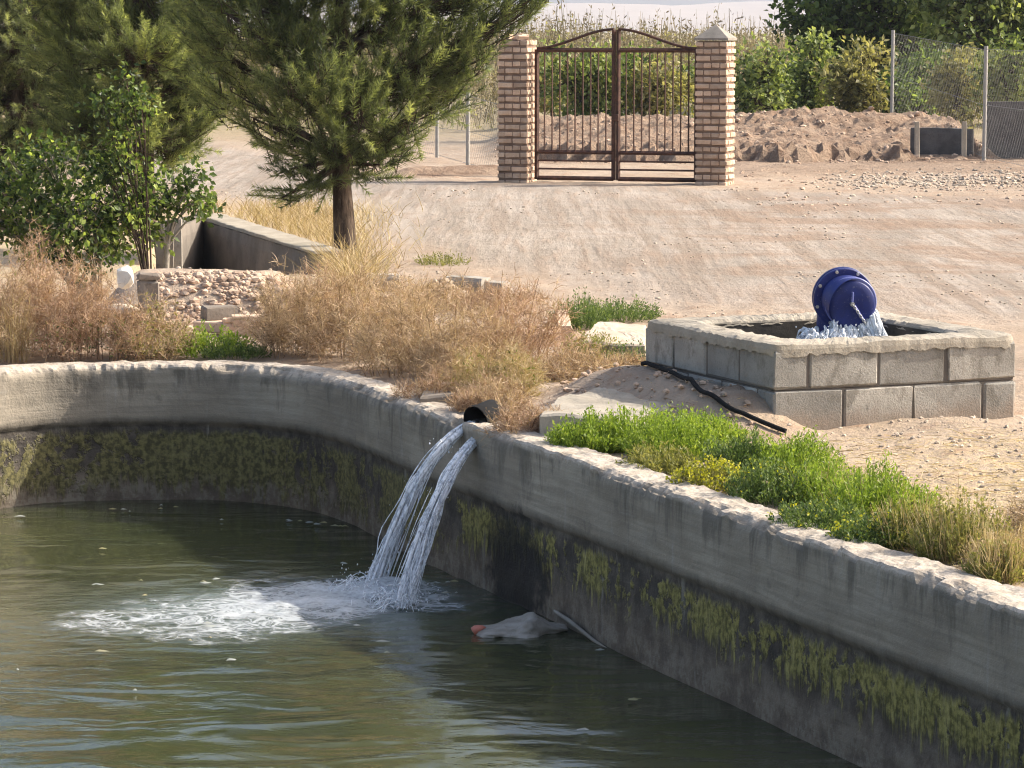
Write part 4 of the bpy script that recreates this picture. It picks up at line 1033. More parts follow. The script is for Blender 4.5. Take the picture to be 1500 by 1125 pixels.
# ------------------------------------------------------------------ plants
def dry_bush(base, R, H, label, mat='dry', n1=46, n2=420, n3=2300, seedt=.5, green=None, name='dry_bush', cat='dry bush', lean=(0, 0), flat=1.0, group='dry bushes along the reservoir', wmul=1.0):
    base = np.asarray(base, float); b = MB()
    az = rng.uniform(0, 2 * np.pi, n1); R *= 1.28; n1 = int(n1 * 1.5); n2 = int(n2 * 1.7); n3 = int(n3 * 1.9)
    u = rng.uniform(0.02, 1, n1) ** .55
    end = base + np.stack([R * u * np.cos(az[:1].repeat(n1) * 0 + (az2 := rng.uniform(0, 2 * np.pi, n1))) + lean[0], R * u * np.sin(az2) * flat + lean[1], H * np.sqrt(np.clip(1 - (u * .97) ** 2, 0, 1)) * rng.uniform(.45, 1.14, n1)], 1)
    az = az2
    st = base + np.stack([.55 * R * u * np.cos(az), .55 * R * u * np.sin(az) * flat, np.full(n1, -.02)], 1)
    ctrlp = (st + end) / 2 + np.stack([-.12 * R * np.cos(az), -.12 * R * np.sin(az), .1 * H * np.ones(n1)], 1) + .05 * R * rng.normal(size=(n1, 3))
    def q(i, t): t = t[:, None]; return (1 - t) ** 2 * st[i] + 2 * t * (1 - t) * ctrlp[i] + t ** 2 * end[i]
    i = np.arange(n1)
    for a0, a1 in ((0, .5), (.5, 1)):
        b.blades(q(i, np.full(n1, a0)), q(i, np.full(n1, (a0 + a1) / 2)), q(i, np.full(n1, a1)), .0055 * wmul * (1 if a0 == 0 else .7), rng.uniform(0, .7, n1), 0, .8)
    i2 = rng.integers(0, n1, n2); t2 = rng.uniform(.05, 1, n2)
    s2 = q(i2, t2); tan = nrm(end[i2] - st[i2]); d2 = nrm(tan * .55 + rdir(n2) * .85 + np.array([0, 0, .25]))
    L2 = rng.uniform(.12, .34, n2) * (R + H) / 2 * (1.15 - .4 * t2); e2 = s2 + d2 * L2[:, None]; m2 = (s2 + e2) / 2 + rdir(n2) * (L2 * .1)[:, None]
    e2[:, 2] = np.maximum(e2[:, 2], base[2] - .03)
    b.blades(s2, m2, e2, .0034 * wmul, rng.uniform(.1, .9, n2), 0)
    i3 = rng.integers(0, n2, n3); t3 = rng.uniform(.2, 1, n3)[:, None]; s3 = s2[i3] * (1 - t3) + e2[i3] * t3
    d3 = nrm(d2[i3] * .5 + rdir(n3) + np.array([0, 0, .2])); L3 = rng.uniform(.03, .085, n3); e3 = s3 + d3 * L3[:, None]
    b.blades(s3, (s3 + e3) / 2 + rdir(n3) * .006, e3, .0026 * wmul, rng.uniform(0, 1, n3), 0)
    ns = int(n3 * .55); k = rng.integers(0, n3, ns)
    b.leaves(e3[k], rdir(ns), rdir(ns), rng.uniform(.006, .014, ns), rng.uniform(.003, .007, ns), rng.uniform(.2, 1, ns), 0)
    mats = [M[mat]]
    if green:
        mats.append(M[green[0]]); ng = green[1]; k = rng.integers(0, n2, ng); t = rng.uniform(.0, .9, ng)[:, None]
        c = s2[k] * (1 - t) + e2[k] * t; low = c[:, 2] < base[2] + H * green[2]; c = c[low]; ng = len(c)
        b.leaves(c, rdir(ng) + (0, 0, .4), rdir(ng), rng.uniform(.015, .035, ng), rng.uniform(.006, .012, ng), rng.uniform(0, 1, ng), 1)
    return tag(b.build(name, mats, loc=base), label, cat, group)
def pm(px, Y): return px * Y / F
def db(px, py, wpx, hpx, label, **kw):
    p = onground(px, py); return dry_bush(p, pm(wpx / 2, p[1]) * 1.08, pm(hpx, p[1]), label, **kw)
db(-12, 521, 130, 170, 'tan dry bush at the left edge, on the rim of the reservoir', n3=3000)
db(62, 515, 130, 172, 'tall dry bush with upright stems before the leafy green shrub', mat='dry_red', n3=3200)
db(138, 522, 130, 122, 'reddish dry bush with green leaves at its foot, below the white stone', mat='dry_red', n3=3200, green=('weed_dark', 900, .45))
db(20, 526, 60, 90, 'sprawling pale straw stems hanging at the left edge of the rim', mat='straw', n1=40, n2=60, n3=150)
db(222, 521, 100, 78, 'yellow green weed with dry tips, between the reddish bush and the green plant', mat='dry', n3=1500, green=('weed_olive', 1500, 1.2), name='mixed_weed', cat='weed')
db(430, 518, 130, 118, 'dry brown bush standing right of the rubble bank', n3=3000)
db(505, 525, 150, 135, 'broad sandy dry bush in front of the pine trunk', n3=3400)
db(590, 545, 150, 128, 'dry bush in the middle of the row, before the pale rubble heap', n3=3400)
db(470, 470, 120, 80, 'dry bush in the second row under the pine trunk', n3=2200, mat='dry_red')
db(575, 478, 120, 76, 'low dry bush in the second row by the low block stub', n3=2200, mat='dry')
db(648, 452, 110, 44, 'sparse dry tuft at the foot of the pale rubble heap', n3=1300, n2=240)
db(735, 462, 120, 50, 'thin reddish dry bush before the low block walls', mat='dry_red', n3=1500, n2=260)
db(665, 555, 150, 118, 'tawny dry bush above the outlet pipe, left of the rusty one', n3=3400)
db(755, 545, 140, 126, 'rusty dry bush with long stems leaning right, before the low brick wall', mat='dry_red', n3=2600, lean=(.08, 0))
db(730, 585, 130, 75, 'pale yellow dry bush directly over the black pipe', mat='straw', n3=2400, green=('weed_olive', 900, 1.0))
db(628, 590, 90, 45, 'small dry tuft on the grey broken slab', mat='dry_red', n3=900, n2=200)
db(736, 606, 74, 54, 'dry tuft growing over the top of the black pipe', n3=1100, n2=260)
db(726, 613, 56, 40, 'wiry dry tuft on the wall top just right of the mouth of the black pipe', n3=900, n2=240)
db(718, 598, 62, 46, 'brown tuft hanging over the mouth of the black pipe', mat='dry_red', n3=900, n2=220)
db(855, 556, 130, 40, 'flat dry weed mat beside the pale slab', n3=1500)
db(918, 553, 80, 34, 'low dry weed at the corner of the block basin', n3=900, n2=200)
db(690, 612, 60, 42, 'small rusty tuft touching the left side of the outlet pipe', mat='dry_red', n3=800, n2=180)
db(772, 640, 95, 42, 'tangled dry roots right of the outlet pipe, hanging over the wall', mat='dry_red', n3=1100, n2=260)
db(1480, 838, 90, 62, 'dry grass clump at the right edge on the wall top', mat='straw', n1=90, n2=200, n3=900)
db(1530, 800, 110, 70, 'brown dry clump beyond the right edge of the green weeds', n3=1200)

def weed(px, py, wpx, hpx, label, mat='weed', n=1500, ls=(.012, .026), group='green weeds along the reservoir', name='green_weed', flowers=None, straw=0):
    base = onground(px, py); Y = base[1]; R = pm(wpx / 2, Y) * 1.38; H = pm(hpx, Y) * .92; n = int(n * 2.3); b = MB()
    ns = max(30, int(n / 16)); az = rng.uniform(0, 2 * np.pi, ns); u = rng.uniform(0, 1, ns) ** .5
    hv = 1 + .5 * fbm(np.cos(az) * u * 2.5, np.sin(az) * u * 2.5, px, 2, 9)
    tip = base + np.stack([R * u * np.cos(az), R * u * np.sin(az) * .95, H * (1 - .65 * u ** 2.2) * rng.uniform(.6, 1.1, ns) * hv], 1)
    st = base + np.stack([R * .72 * u * np.cos(az), R * .72 * u * np.sin(az), np.full(ns, -.01)], 1)
    b.blades(st, (st + tip) / 2 + rdir(ns) * .01, tip, .004, rng.uniform(.1, .5, ns), 0, .5)
    k = rng.integers(0, ns, n); t = rng.uniform(.15, 1.05, n)[:, None]
    c = st[k] * (1 - t) + tip[k] * t + rdir(n) * .012
    d = nrm(nrm(tip[k] - st[k]) * .7 + rdir(n) * .9 + np.array([0, 0, .25]))
    ls_ = rng.uniform(ls[0], ls[1], n); tn = np.clip(rng.normal(.5, .2, n) + .22 * vnoise(k * .77, k * 1.3, 0, 3), 0, 1)
    b.leaves(c, d, nrm(rdir(n) * .7 + (0, 0, .6)), ls_, ls_ * rng.uniform(.28, .5, n), tn, 0)
    mats = [M[mat]]
    if flowers:
        mats.append(M['weed_yellow']); nf = flowers; kk = rng.integers(0, ns, nf)
        b.leaves(tip[kk] + rdir(nf) * .018, rdir(nf) + (0, 0, .4), nrm(rdir(nf) + (0, 0, .8)), .016, .012, rng.uniform(.2, 1, nf), 1)
    if straw:
        i = len(mats); mats.append(M['straw']); kk = rng.integers(0, ns, straw); a = st[kk] + rdir(straw) * .02; e = tip[kk] + rdir(straw) * .05 + (0, 0, .03)
        b.blades(a, (a + e) / 2 + rdir(straw) * .015, e, .0035, rng.uniform(.2, 1, straw), i)
    return tag(b.build(name, mats, loc=base), label, 'weed', group)
weed(862, 660, 95, 56, 'bright green feathery weed just right of the tangled roots', n=2200)
weed(925, 656, 105, 56, 'bright green weed below the pale slab, second from the pipe', n=2300)
weed(985, 668, 120, 70, 'wide bright green weed above the yellow flowered one', n=2600)
weed(1032, 648, 95, 50, 'fresh green weed against the hose, in front of the slab', n=2200)
weed(965, 690, 90, 40, 'low pale green weed at the wall edge, left of the yellow flowers', mat='weed_olive', n=1300)
weed(1045, 716, 95, 40, 'yellow flowered weed on the wall edge', mat='weed_olive', n=900, flowers=900)
weed(1085, 690, 90, 62, 'dark blue green weed below the corner of the basin', mat='weed_dark', n=1900)
weed(1160, 690, 110, 58, 'green weed at the foot of the basin front', n=2000)
weed(1130, 735, 110, 62, 'dull green low weed right of the yellow flowers', mat='weed_dark', n=2000, flowers=60)
weed(1215, 735, 120, 66, 'mid green weed in the soil before the basin front', mat='weed', n=1900, straw=60)
weed(1200, 775, 110, 48, 'dusty green weed hugging the wall top in the middle of the strip', mat='weed_dark', n=1700, flowers=100)
weed(1290, 752, 130, 72, 'rounded green weed on the right part of the strip', mat='weed', n=2200, straw=80)
weed(1275, 800, 100, 50, 'dark green weed with yellow tips by the wall, below the rounded one', mat='weed_dark', n=1500, flowers=220)
weed(1345, 800, 110, 72, 'grassy green clump with pale straw stems', mat='weed_olive', n=1500, straw=260)
weed(1410, 818, 120, 92, 'tall yellow green clump near the right edge of the strip', mat='weed_olive', n=1900, straw=320)
weed(1465, 850, 80, 60, 'half dry clump at the right end of the green strip', mat='weed_olive', n=900, straw=420)
weed(300, 518, 110, 44, 'bright green plant on the rim left of the large dry bushes', mat='weed', n=800, ls=(.018, .038))
weed(345, 522, 80, 24, 'low green creeper on the rim below the loose bricks', mat='weed_dark', n=700)
weed(850, 480, 70, 52, 'dark green weed behind the flat dry mat', mat='weed_dark', n=1400)
weed(905, 468, 100, 34, 'low dark green weed along the road side of the tan slab', mat='weed_dark', n=1500)
weed(868, 528, 80, 44, 'olive green weed in front of the tan slab', mat='weed_olive', n=1200)
weed(925, 535, 60, 34, 'green sprig at the left corner of the block basin', mat='weed_dark', n=700)
weed(648, 388, 70, 20, 'small dusty green tuft beside the road near the pine', mat='weed_olive', n=500)

# dry grass behind the retaining wall and straw on the soil
def straw_patch(n, f, label, hrange, mat='straw', name='dry_grass', w=.006):
    A = np.array([f() for _ in range(n)]); A[:, 2] = hgt(A[:, 0], A[:, 1])
    inside = (sdpoly(PIT, A[:, 0], A[:, 1]) > .2) & (sdpoly(RIMC, A[:, 0], A[:, 1]) > .3)
    lw_ = (A[:, 0] - WELL_O[0]) * AX[0] + (A[:, 1] - WELL_O[1]) * AX[1]; lv_ = (A[:, 0] - WELL_O[0]) * AY[0] + (A[:, 1] - WELL_O[1]) * AY[1]
    inside &= ~((lw_ > -.05) & (lw_ < WELL_X + .05) & (lv_ > -.05) & (lv_ < WELL_Y + .05))
    A = A[inside]; n = len(A); h = rng.uniform(*hrange, n)[:, None]
    d = nrm(rdir(n) * (.8, .8, .2) + (0, 0, .75)); e = A + d * h; b = MB(); b.blades(A - (0, 0, .01), (A + e) / 2 + (0, 0, .02) * h * 5, e, w, rng.uniform(0, 1, n), 0)
    return tag(b.build(name, M[mat], loc=A.mean(0)), label, 'dry grass', kind='stuff')
straw_patch(5200, lambda: W(np.clip(random.gauss(430, 62), 318, 620), random.uniform(303, 402)), 'yellow dry grass growing round the pine trunk', (.08, .24))
straw_patch(500, lambda: W(random.gauss(515, 18), random.uniform(405, 440)), 'tall yellow dry grass in front of the pine trunk', (.25, .5))
def flat_straw():
    A = np.array([W(random.uniform(1200, 1540), random.uniform(640, 830)) for _ in range(1500)]); A[:, 2] = hgt(A[:, 0], A[:, 1]) + .008
    ok = sdpoly(RIMC, A[:, 0], A[:, 1]) > .3; A = A[ok]; n = len(A); a = rng.uniform(0, 6.28, n); e = A + np.stack([np.cos(a), np.sin(a), .08 * rng.normal(size=n)], 1) * rng.uniform(.04, .14, n)[:, None]
    b = MB(); b.blades(A, (A + e) / 2 + (0, 0, .006), e, .003, rng.uniform(0, 1, n), 0)
    tag(b.build('straw', M['straw'], loc=A.mean(0)), 'dry straw littering the soil in front of the block basin', 'straw', kind='stuff')
flat_straw()
A = np.array([W(random.uniform(820, 1100), random.uniform(540, 640)) for _ in range(900)]); A[:, 2] = hgt(A[:, 0], A[:, 1]) + .006
lw_ = (A[:, 0] - WELL_O[0]) * AX[0] + (A[:, 1] - WELL_O[1]) * AX[1]; A = A[(lw_ < -.03) & (sdpoly(RIMC, A[:, 0], A[:, 1]) > .3)]
b = MB(); n = len(A) // 2; a = rng.uniform(0, 6.28, n); e = A[:n] + np.stack([np.cos(a), np.sin(a), .15 * rng.normal(size=n)], 1) * rng.uniform(.03, .11, n)[:, None]
b.blades(A[:n], (A[:n] + e) / 2 + (0, 0, .006), e, .0028, rng.uniform(0, 1, n), 0)
tag(b.build('straw', M['dry'], loc=A.mean(0)), 'dry twigs littering the shaded soil beside the hose', 'twigs', kind='stuff')
b = MB(); scatter(b, list(A[n:]), rng.choice([.006, .01, .014, .022], len(A) - n), SMALL, .7)
tag(b.build('pebbles', M['clod'], loc=A.mean(0)), 'small clods on the shaded soil left of the basin', 'clods', kind='stuff')

# ------------------------------------------------------------------ pine trees
def pine(name, label, base, top, clumps, mat, nplume, seed, trunk_r=.11, needle=(.075, .125), lean=(0, 0), w=.0068):
    """clumps: (x, y, z, r) in world metres; plumes of needles fill each clump on twigs off a limb"""
    base = np.asarray(base, float)
    root = empty(name, base, label, 'tree', 'pine trees')
    b = MB(); n = 14; t = np.linspace(0, 1, n)
    tr = base + np.stack([lean[0] * t + .05 * np.sin(t * 7 + seed), lean[1] * t, (top - base[2]) * t - .1 * (t == 0)], 1)
    b.tube(tr, trunk_r * (1 - .85 * t) + .012 + trunk_r * .35 * np.exp(-t * 22), 14, rough=.05)
    b.build('trunk', M['bark'], root)
    bl = MB(); nd = MB(); vol = sum(c[3] ** 2 for c in clumps)
    for ci, c in enumerate(clumps):
        cen = np.array(c[:3]); r = c[3]; flat = c[4] if len(c) > 4 else .75
        hz = np.hypot(*(cen - base)[:2]); za = np.clip(cen[2] - .45 * hz - .1, base[2] + (top - base[2]) * .16, top * .97)
        ta = (za - base[2]) / (top - base[2]); at = np.array([np.interp(ta, t, tr[:, k]) for k in range(3)])
        mid = (at + cen) / 2 + np.array([0, 0, -.05 * hz]) + rng.normal(size=3) * .05
        tt = np.linspace(0, 1, 9)[:, None]; limb = (1 - tt) ** 2 * at + 2 * tt * (1 - tt) * mid + tt ** 2 * (cen + nrm(cen - at) * r * .5)
        bl.tube(limb, np.linspace(.035 + .012 * r, .009, 9), 6)
        k = max(8, int(nplume * r ** 2 / vol))
        pts = rdir(k) * (rng.uniform(.15, 1, k) ** .45)[:, None] * np.array([r, r, r * flat]) + cen
        # irregular silhouette
        pts += .30 * r * np.stack([fbm(pts[:, 0] * 3, pts[:, 1] * 3, pts[:, 2] * 3, 3, seed + q) for q in range(3)], 1) * 2
        j = rng.integers(3, 9, k); o = limb[j]; out = nrm(pts - o)
        dirp = nrm(out * .75 + nrm(pts - at) * .4 + np.array([0, 0, .55]) + rdir(k) * .3)
        LP = rng.uniform(.30, .58, k) * (.8 + .3 * r)
        s0 = pts - dirp * (LP * .4)[:, None]
        bl.blades(o, (o + s0) / 2 + rdir(k) * .04 - (0, 0, .03), s0, .014, rng.uniform(0, 1, k), 0, .6)
        e0 = pts + dirp * (LP * .6)[:, None]; bl.blades(s0, pts, e0, .009, rng.uniform(0, 1, k), 0)
        npn = 100; kk = np.repeat(np.arange(k), npn); u = rng.uniform(0, 1, len(kk)) ** .8
        a = s0[kk] + (e0 - s0)[kk] * u[:, None]
        rad = rdir(len(kk)); rad = nrm(rad - (rad * dirp[kk]).sum(1, keepdims=True) * dirp[kk])
        dn = nrm(dirp[kk] * rng.uniform(.45, 1.1, len(kk))[:, None] + rad * .8 + (0, 0, .08))
        e = a + dn * (rng.uniform(*needle, len(kk)) * (1 - .35 * u))[:, None]
        pt = np.clip(rng.normal(.40, .20, k) + .35 * fbm(pts[:, 0] * 1.6, pts[:, 1] * 1.6, pts[:, 2] * 1.0, 2, seed + 5), 0, .95); tint = np.clip(pt[kk] + .25 * u + rng.normal(0, .08, len(kk)) - .1, 0, 1)
        nd.needles(a, e, w, tint)
    bl.build('branches', M['bark'], root)
    nd.build('crown', M[mat], root)
    return root
def C(px, py, rpx, Y, dY=0.0, flat=.78):
    p = WY(px, py, Y + dY); return (p[0], p[1], p[2], pm(rpx, Y + dY), flat)
YP = 28.7
fp = onground(506, 372)
YP = fp[1]
front = [C(*q) for q in [
    (340, 120, 55, YP, .5), (365, 40, 75, YP, -.3), (395, 185, 55, YP, .2), (440, 245, 36, YP, -.2), (440, 130, 75, YP, -.6), (430, 30, 90, YP, .5), (478, 215, 55, YP, .3),
    (520, 160, 70, YP, -.5), (520, 60, 90, YP, .2), (545, 215, 40, YP, .2), (590, 175, 52, YP, -.3), (600, 95, 72, YP, -.1), (645, 140, 45, YP, .2), (665, 75, 52, YP, 0), (700, 90, 34, YP, .0),
    (715, 45, 40, YP, .1), (755, 15, 38, YP, .1), (790, -12, 32, YP, 0), (610, 20, 80, YP, .4), (680, -25, 70, YP, .2), (560, -70, 110, YP, -.2), (430, -70, 110, YP, .2), (330, -40, 85, YP, .0), (310, 60, 50, YP, .5),
    (500, -200, 130, YP, .3), (620, -190, 95, YP, -.2), (400, -180, 90, YP, .2), (520, -330, 100, YP, 0), (500, -440, 65, YP, 0), (420, 285, 20, YP, -.1, .5), (468, 262, 30, YP, -.2), (545, 240, 34, YP, -.3), (508, 225, 36, YP, -.4), (580, 215, 30, YP, .2)]]
pine('pine_tree', 'large grey green pine with its dark trunk in dry grass left of the gate', fp, WY(505, -500, YP)[2], front, 'needle', 2350, 3, .080)
YL = 34.0
lp = np.array([*WY(205, 300, YL)[:2], 0]); lp[2] = gz(lp[0], lp[1])
left = [C(*q) for q in [(170, 150, 75, YL, 0), (240, 165, 55, YL, .4), (275, 110, 45, YL, 0), (205, 70, 85, YL, -.5), (130, 60, 80, YL, .4), (265, 40, 70, YL, .5), (120, 190, 60, YL, -.3), (200, 215, 45, YL, -.3), (265, 205, 34, YL, .2), (285, 145, 42, YL, .1), (245, 225, 34, YL, .2), (288, 190, 24, YL, .0), (150, 225, 50, YL, .3), (190, -40, 110, YL, 0), (270, -60, 80, YL, .2), (110, -50, 90, YL, .3), (190, -170, 110, YL, 0), (260, -180, 70, YL, 0), (190, -290, 80, YL, 0), (190, -380, 45, YL, 0)]]
pine('pine_tree', 'olive tinted pine behind the leafy shrub, second from the left edge', lp, WY(205, -430, YL)[2], left, 'needle', 2500, 7, .10)
YQ = 37.0
qp = np.array([*WY(20, 300, YQ)[:2], 0]); qp[2] = gz(qp[0], qp[1])
left2 = [C(*q) for q in [(40, 140, 85, YQ, 0), (-30, 120, 90, YQ, .3), (30, 40, 95, YQ, -.4), (90, 100, 65, YQ, .5), (60, 215, 65, YQ, .2), (-20, 220, 70, YQ, -.3), (100, 20, 75, YQ, .3), (-40, 20, 90, YQ, 0), (30, -70, 110, YQ, 0), (110, 170, 60, YQ, .6), (20, -180, 100, YQ, 0), (60, -270, 75, YQ, 0), (15, -370, 60, YQ, 0)]]
pine('pine_tree', 'greyer pine at the left edge of the picture', qp, WY(20, -430, YQ)[2], left2, 'needle_grey', 2000, 12, .11)

# ------------------------------------------------------------------ broad-leaved trees and shrubs
def leafy(name, label, base, clumps, mat, nleaf, ls, cat='shrub', group=None, trunk_r=.03, barkm='pale_bark', per=12, spread=.10, stems=1, droop=0.0, trunk=True):
    base = np.asarray(base, float); root = empty(name, base, label, cat, group); px0 = base[0] * 7.3
    bl = MB(); lf = MB(); vol = sum(c[3] ** 2 for c in clumps)
    starts = [base + np.array([random.uniform(-.12, .12) * (stems > 1), random.uniform(-.12, .12) * (stems > 1), -.05]) for _ in range(stems)]
    zl = min(c[2] for c in clumps); mx = np.mean([c[0] for c in clumps]); fork = base + np.array([(mx - base[0]) * .4, 0, max(.15, (zl - base[2]) * .75)])
    if stems == 1: bl.tube([starts[0], (starts[0] + fork) / 2 + np.array([.02, 0, 0]), fork, fork + np.array([0, 0, .1])], [trunk_r * 1.25, trunk_r, trunk_r * .85, trunk_r * .3], 10)
    lr = trunk_r * (.5 if stems == 1 else 1)
    for ci, c in enumerate(clumps):
        cen = np.array(c[:3]); r = c[3]; fl = c[4] if len(c) > 4 else .8; o = starts[ci % stems] if stems > 1 else fork
        mid = (o + cen) / 2 + np.array([(o - cen)[0] * .15, 0, .12 * (cen - o)[2]]) + rng.normal(size=3) * .03
        tt = np.linspace(0, 1, 9)[:, None]; limb = (1 - tt) ** 2 * o + 2 * tt * (1 - tt) * mid + tt ** 2 * (cen + np.array([0, 0, r * .3]))
        bl.tube(limb, np.linspace(lr, lr * .22, 9), 6)
        k = max(6, int(nleaf / per * r ** 2 / vol))
        p = rdir(k) * (rng.uniform(.1, 1, k) ** .42)[:, None] * np.array([r, r, r * fl])
        p = p * (1 + 1.0 * fbm(p[:, 0] / r * 1.5 + ci * 5 + px0, p[:, 1] / r * 1.5, p[:, 2] / r * 1.5, 3, 13))[:, None]
        spk = rng.random(k) < .10; p[spk] *= rng.uniform(1.05, 1.45, spk.sum())[:, None]; p = p + cen
        j = limb[rng.integers(4, 9, k)]; bl.blades(j, (j + p) / 2 + rdir(k) * .03 * r, p, .012 * (ls[1] / .08), rng.uniform(0, 1, k), 0)
        kk = np.repeat(np.arange(k), per); N = len(kk)
        q = p[kk] + rng.normal(size=(N, 3)) * spread
        d = nrm(nrm(q - cen) * .6 + rdir(N) * .9 + (0, 0, -droop)); nn = nrm(rdir(N) * .8 + np.array([0, 0, .8]))
        L = rng.uniform(*ls, N); tn = np.clip(rng.uniform(.1, .85, k)[kk] + rng.normal(0, .13, N), 0, 1)
        lf.leaves(q, d, nn, L, L * rng.uniform(.5, .75, N), tn, 0, .15)
    bl.build('trunk' if trunk else 'stems', M[barkm], root); lf.build('crown' if trunk else 'leaves', M[mat], root)
    return root
YF = 24.2
fb = np.array([*WY(120, 415, YF)[:2], 0]); fb[2] = gz(fb[0], fb[1])
figs = [C(*q) for q in [(40, 300, 62, YF, 0), (110, 310, 62, YF, -.2), (165, 300, 58, YF, .1), (20, 250, 38, YF, .2), (75, 240, 50, YF, 0), (140, 350, 48, YF, -.2), (60, 350, 50, YF, -.2), (-40, 300, 70, YF, 0), (175, 345, 38, YF, -.1)]]
leafy('leafy_shrub', 'dense dark green broad leaved shrub at the left edge, behind the dry bushes', fb, figs, 'fig', 5600, (.04, .068), group='leafy shrubs by the ramp', trunk_r=.022, stems=4, droop=.4, spread=.07, trunk=False)
fb2 = np.array([*WY(205, 405, 24.0)[:2], 0]); fb2[2] = gz(fb2[0], fb2[1])
f2 = [C(*q) for q in [(170, 210, 26, 24, 0, 1.3), (180, 160, 24, 24, .1, 1.2), (150, 152, 14, 24, 0), (212, 155, 16, 24, 0), (185, 118, 12, 24, 0, 1.4), (160, 250, 26, 24, 0), (205, 265, 24, 24, .1), (190, 310, 28, 24, 0)]]
leafy('leafy_shrub', 'slender leafy shrub with sunlit upright sprays, rising before the pines', fb2, f2, 'fig', 1500, (.038, .062), group='leafy shrubs by the ramp', trunk_r=.009, barkm='bark', stems=2, droop=.3, spread=.06, trunk=False)
fb3 = np.array([*WY(232, 405, 24.4)[:2], 0]); fb3[2] = gz(fb3[0], fb3[1])
f3 = [C(*q) for q in [(255, 268, 20, 24.4, 0), (285, 258, 14, 24.4, 0), (290, 290, 18, 24.4, 0), (305, 300, 14, 24.4, .1), (265, 300, 16, 24.4, 0), (230, 290, 22, 24.4, 0), (222, 340, 18, 24.4, 0)]]
leafy('leafy_sapling', 'pale stemmed sapling with dark sprays of leaves over the ramp wall', fb3, f3, 'tree', 900, (.045, .07), cat='sapling', trunk_r=.026, stems=1, droop=.3, spread=.05)
# far right: big trees and bushes beyond the fence
def ft(px, Y): p = WY(px, 0, Y); return np.array([p[0], p[1], gz(p[0], p[1])])
Y1 = 66
leafy('broadleaf_tree', 'big dark green tree spreading over the fence posts', ft(1290, Y1), [C(*q) for q in [(1222, 50, 66, Y1, 0), (1195, 8, 52, Y1, 0), (1290, 40, 85, Y1, .5), (1320, 100, 60, Y1, .3), (1260, -20, 70, Y1, 0), (1330, -30, 80, Y1, 0), (1240, 95, 42, Y1, .5), (1345, 60, 60, Y1, .3), (1280, -110, 80, Y1, 0), (1175, 40, 30, Y1, 0)]], 'tree', 11000, (.12, .21), 'tree', 'trees beyond the fence', .09, 'bark', spread=.14)
Y2 = 64
leafy('broadleaf_tree', 'brighter green tree at the top right corner', ft(1450, Y2), [C(*q) for q in [(1420, 35, 70, Y2, 0), (1470, 65, 65, Y2, .3), (1400, -30, 75, Y2, 0), (1500, 10, 75, Y2, 0), (1450, 110, 50, Y2, 0), (1530, 80, 60, Y2, 0), (1460, -100, 80, Y2, 0)]], 'shrub', 9000, (.12, .21), 'tree', 'trees beyond the fence', .09, 'bark', spread=.14)
for k, (px_, Y, cl, mat, lab, n) in enumerate([
    (1115, 57, [(1105, 110, 34), (1130, 130, 36), (1105, 145, 34), (1125, 90, 22)], 'shrub', 'green bush right beside the right gate pillar', 1900),
    (1160, 60, [(1160, 130, 32), (1150, 105, 20), (1172, 150, 26)], 'tree', 'darker bush between the pillar side bush and the tall sprays', 1300),
    (1195, 59, [(1190, 90, 26), (1195, 125, 32), (1205, 65, 14), (1180, 150, 26)], 'shrub', 'upright light green bush under the dark tree', 1800),
    (1250, 58, [(1245, 115, 34), (1265, 90, 26), (1270, 135, 30), (1240, 145, 26)], 'shrub_olive', 'olive bush with autumnal tips before the dark tree', 1800),
    (1345, 62, [(1335, 130, 44), (1365, 110, 40), (1350, 155, 36)], 'tree', 'dark bush behind the wire mesh left of the near fence post', 2100),
    (1400, 58, [(1395, 130, 36), (1410, 105, 30), (1400, 155, 26)], 'shrub_olive', 'yellowish bush just left of the near fence post', 1500),
    (1475, 57, [(1470, 115, 40), (1495, 125, 42), (1480, 90, 32)], 'shrub', 'green bush above the dark block wall', 1900),
    (1300, 61, [(1295, 150, 26), (1310, 130, 28)], 'tree', 'small dark bush at the far fence post', 900),
    (845, 58, [(835, 110, 36), (870, 125, 40), (850, 150, 30), (890, 100, 30)], 'shrub', 'large bush behind the left gate leaf', 2100),
    (905, 59, [(915, 130, 34), (930, 105, 28), (900, 150, 28)], 'tree', 'dark bush behind the middle of the gate', 1500),
    (965, 58, [(960, 120, 32), (985, 140, 32), (950, 145, 26)], 'shrub_olive', 'olive bush behind the right gate leaf', 1400),
    (1015, 60, [(1010, 130, 26), (1025, 115, 22)], 'shrub', 'small bush behind the right gate pillar', 700),
    (815, 62, [(812, 135, 24), (800, 110, 20)], 'shrub_olive', 'pale bush at the left gate post', 700)]):
    leafy('bush', lab, ft(px_, Y), [C(q[0], q[1], q[2] * 1.18, Y, random.uniform(-.3, .3), .9) for q in cl], mat, int(n * 1.15), (.08, .15), 'bush', 'bushes beyond the gate and fence', .02, 'bark', spread=.10, stems=3, trunk=False)

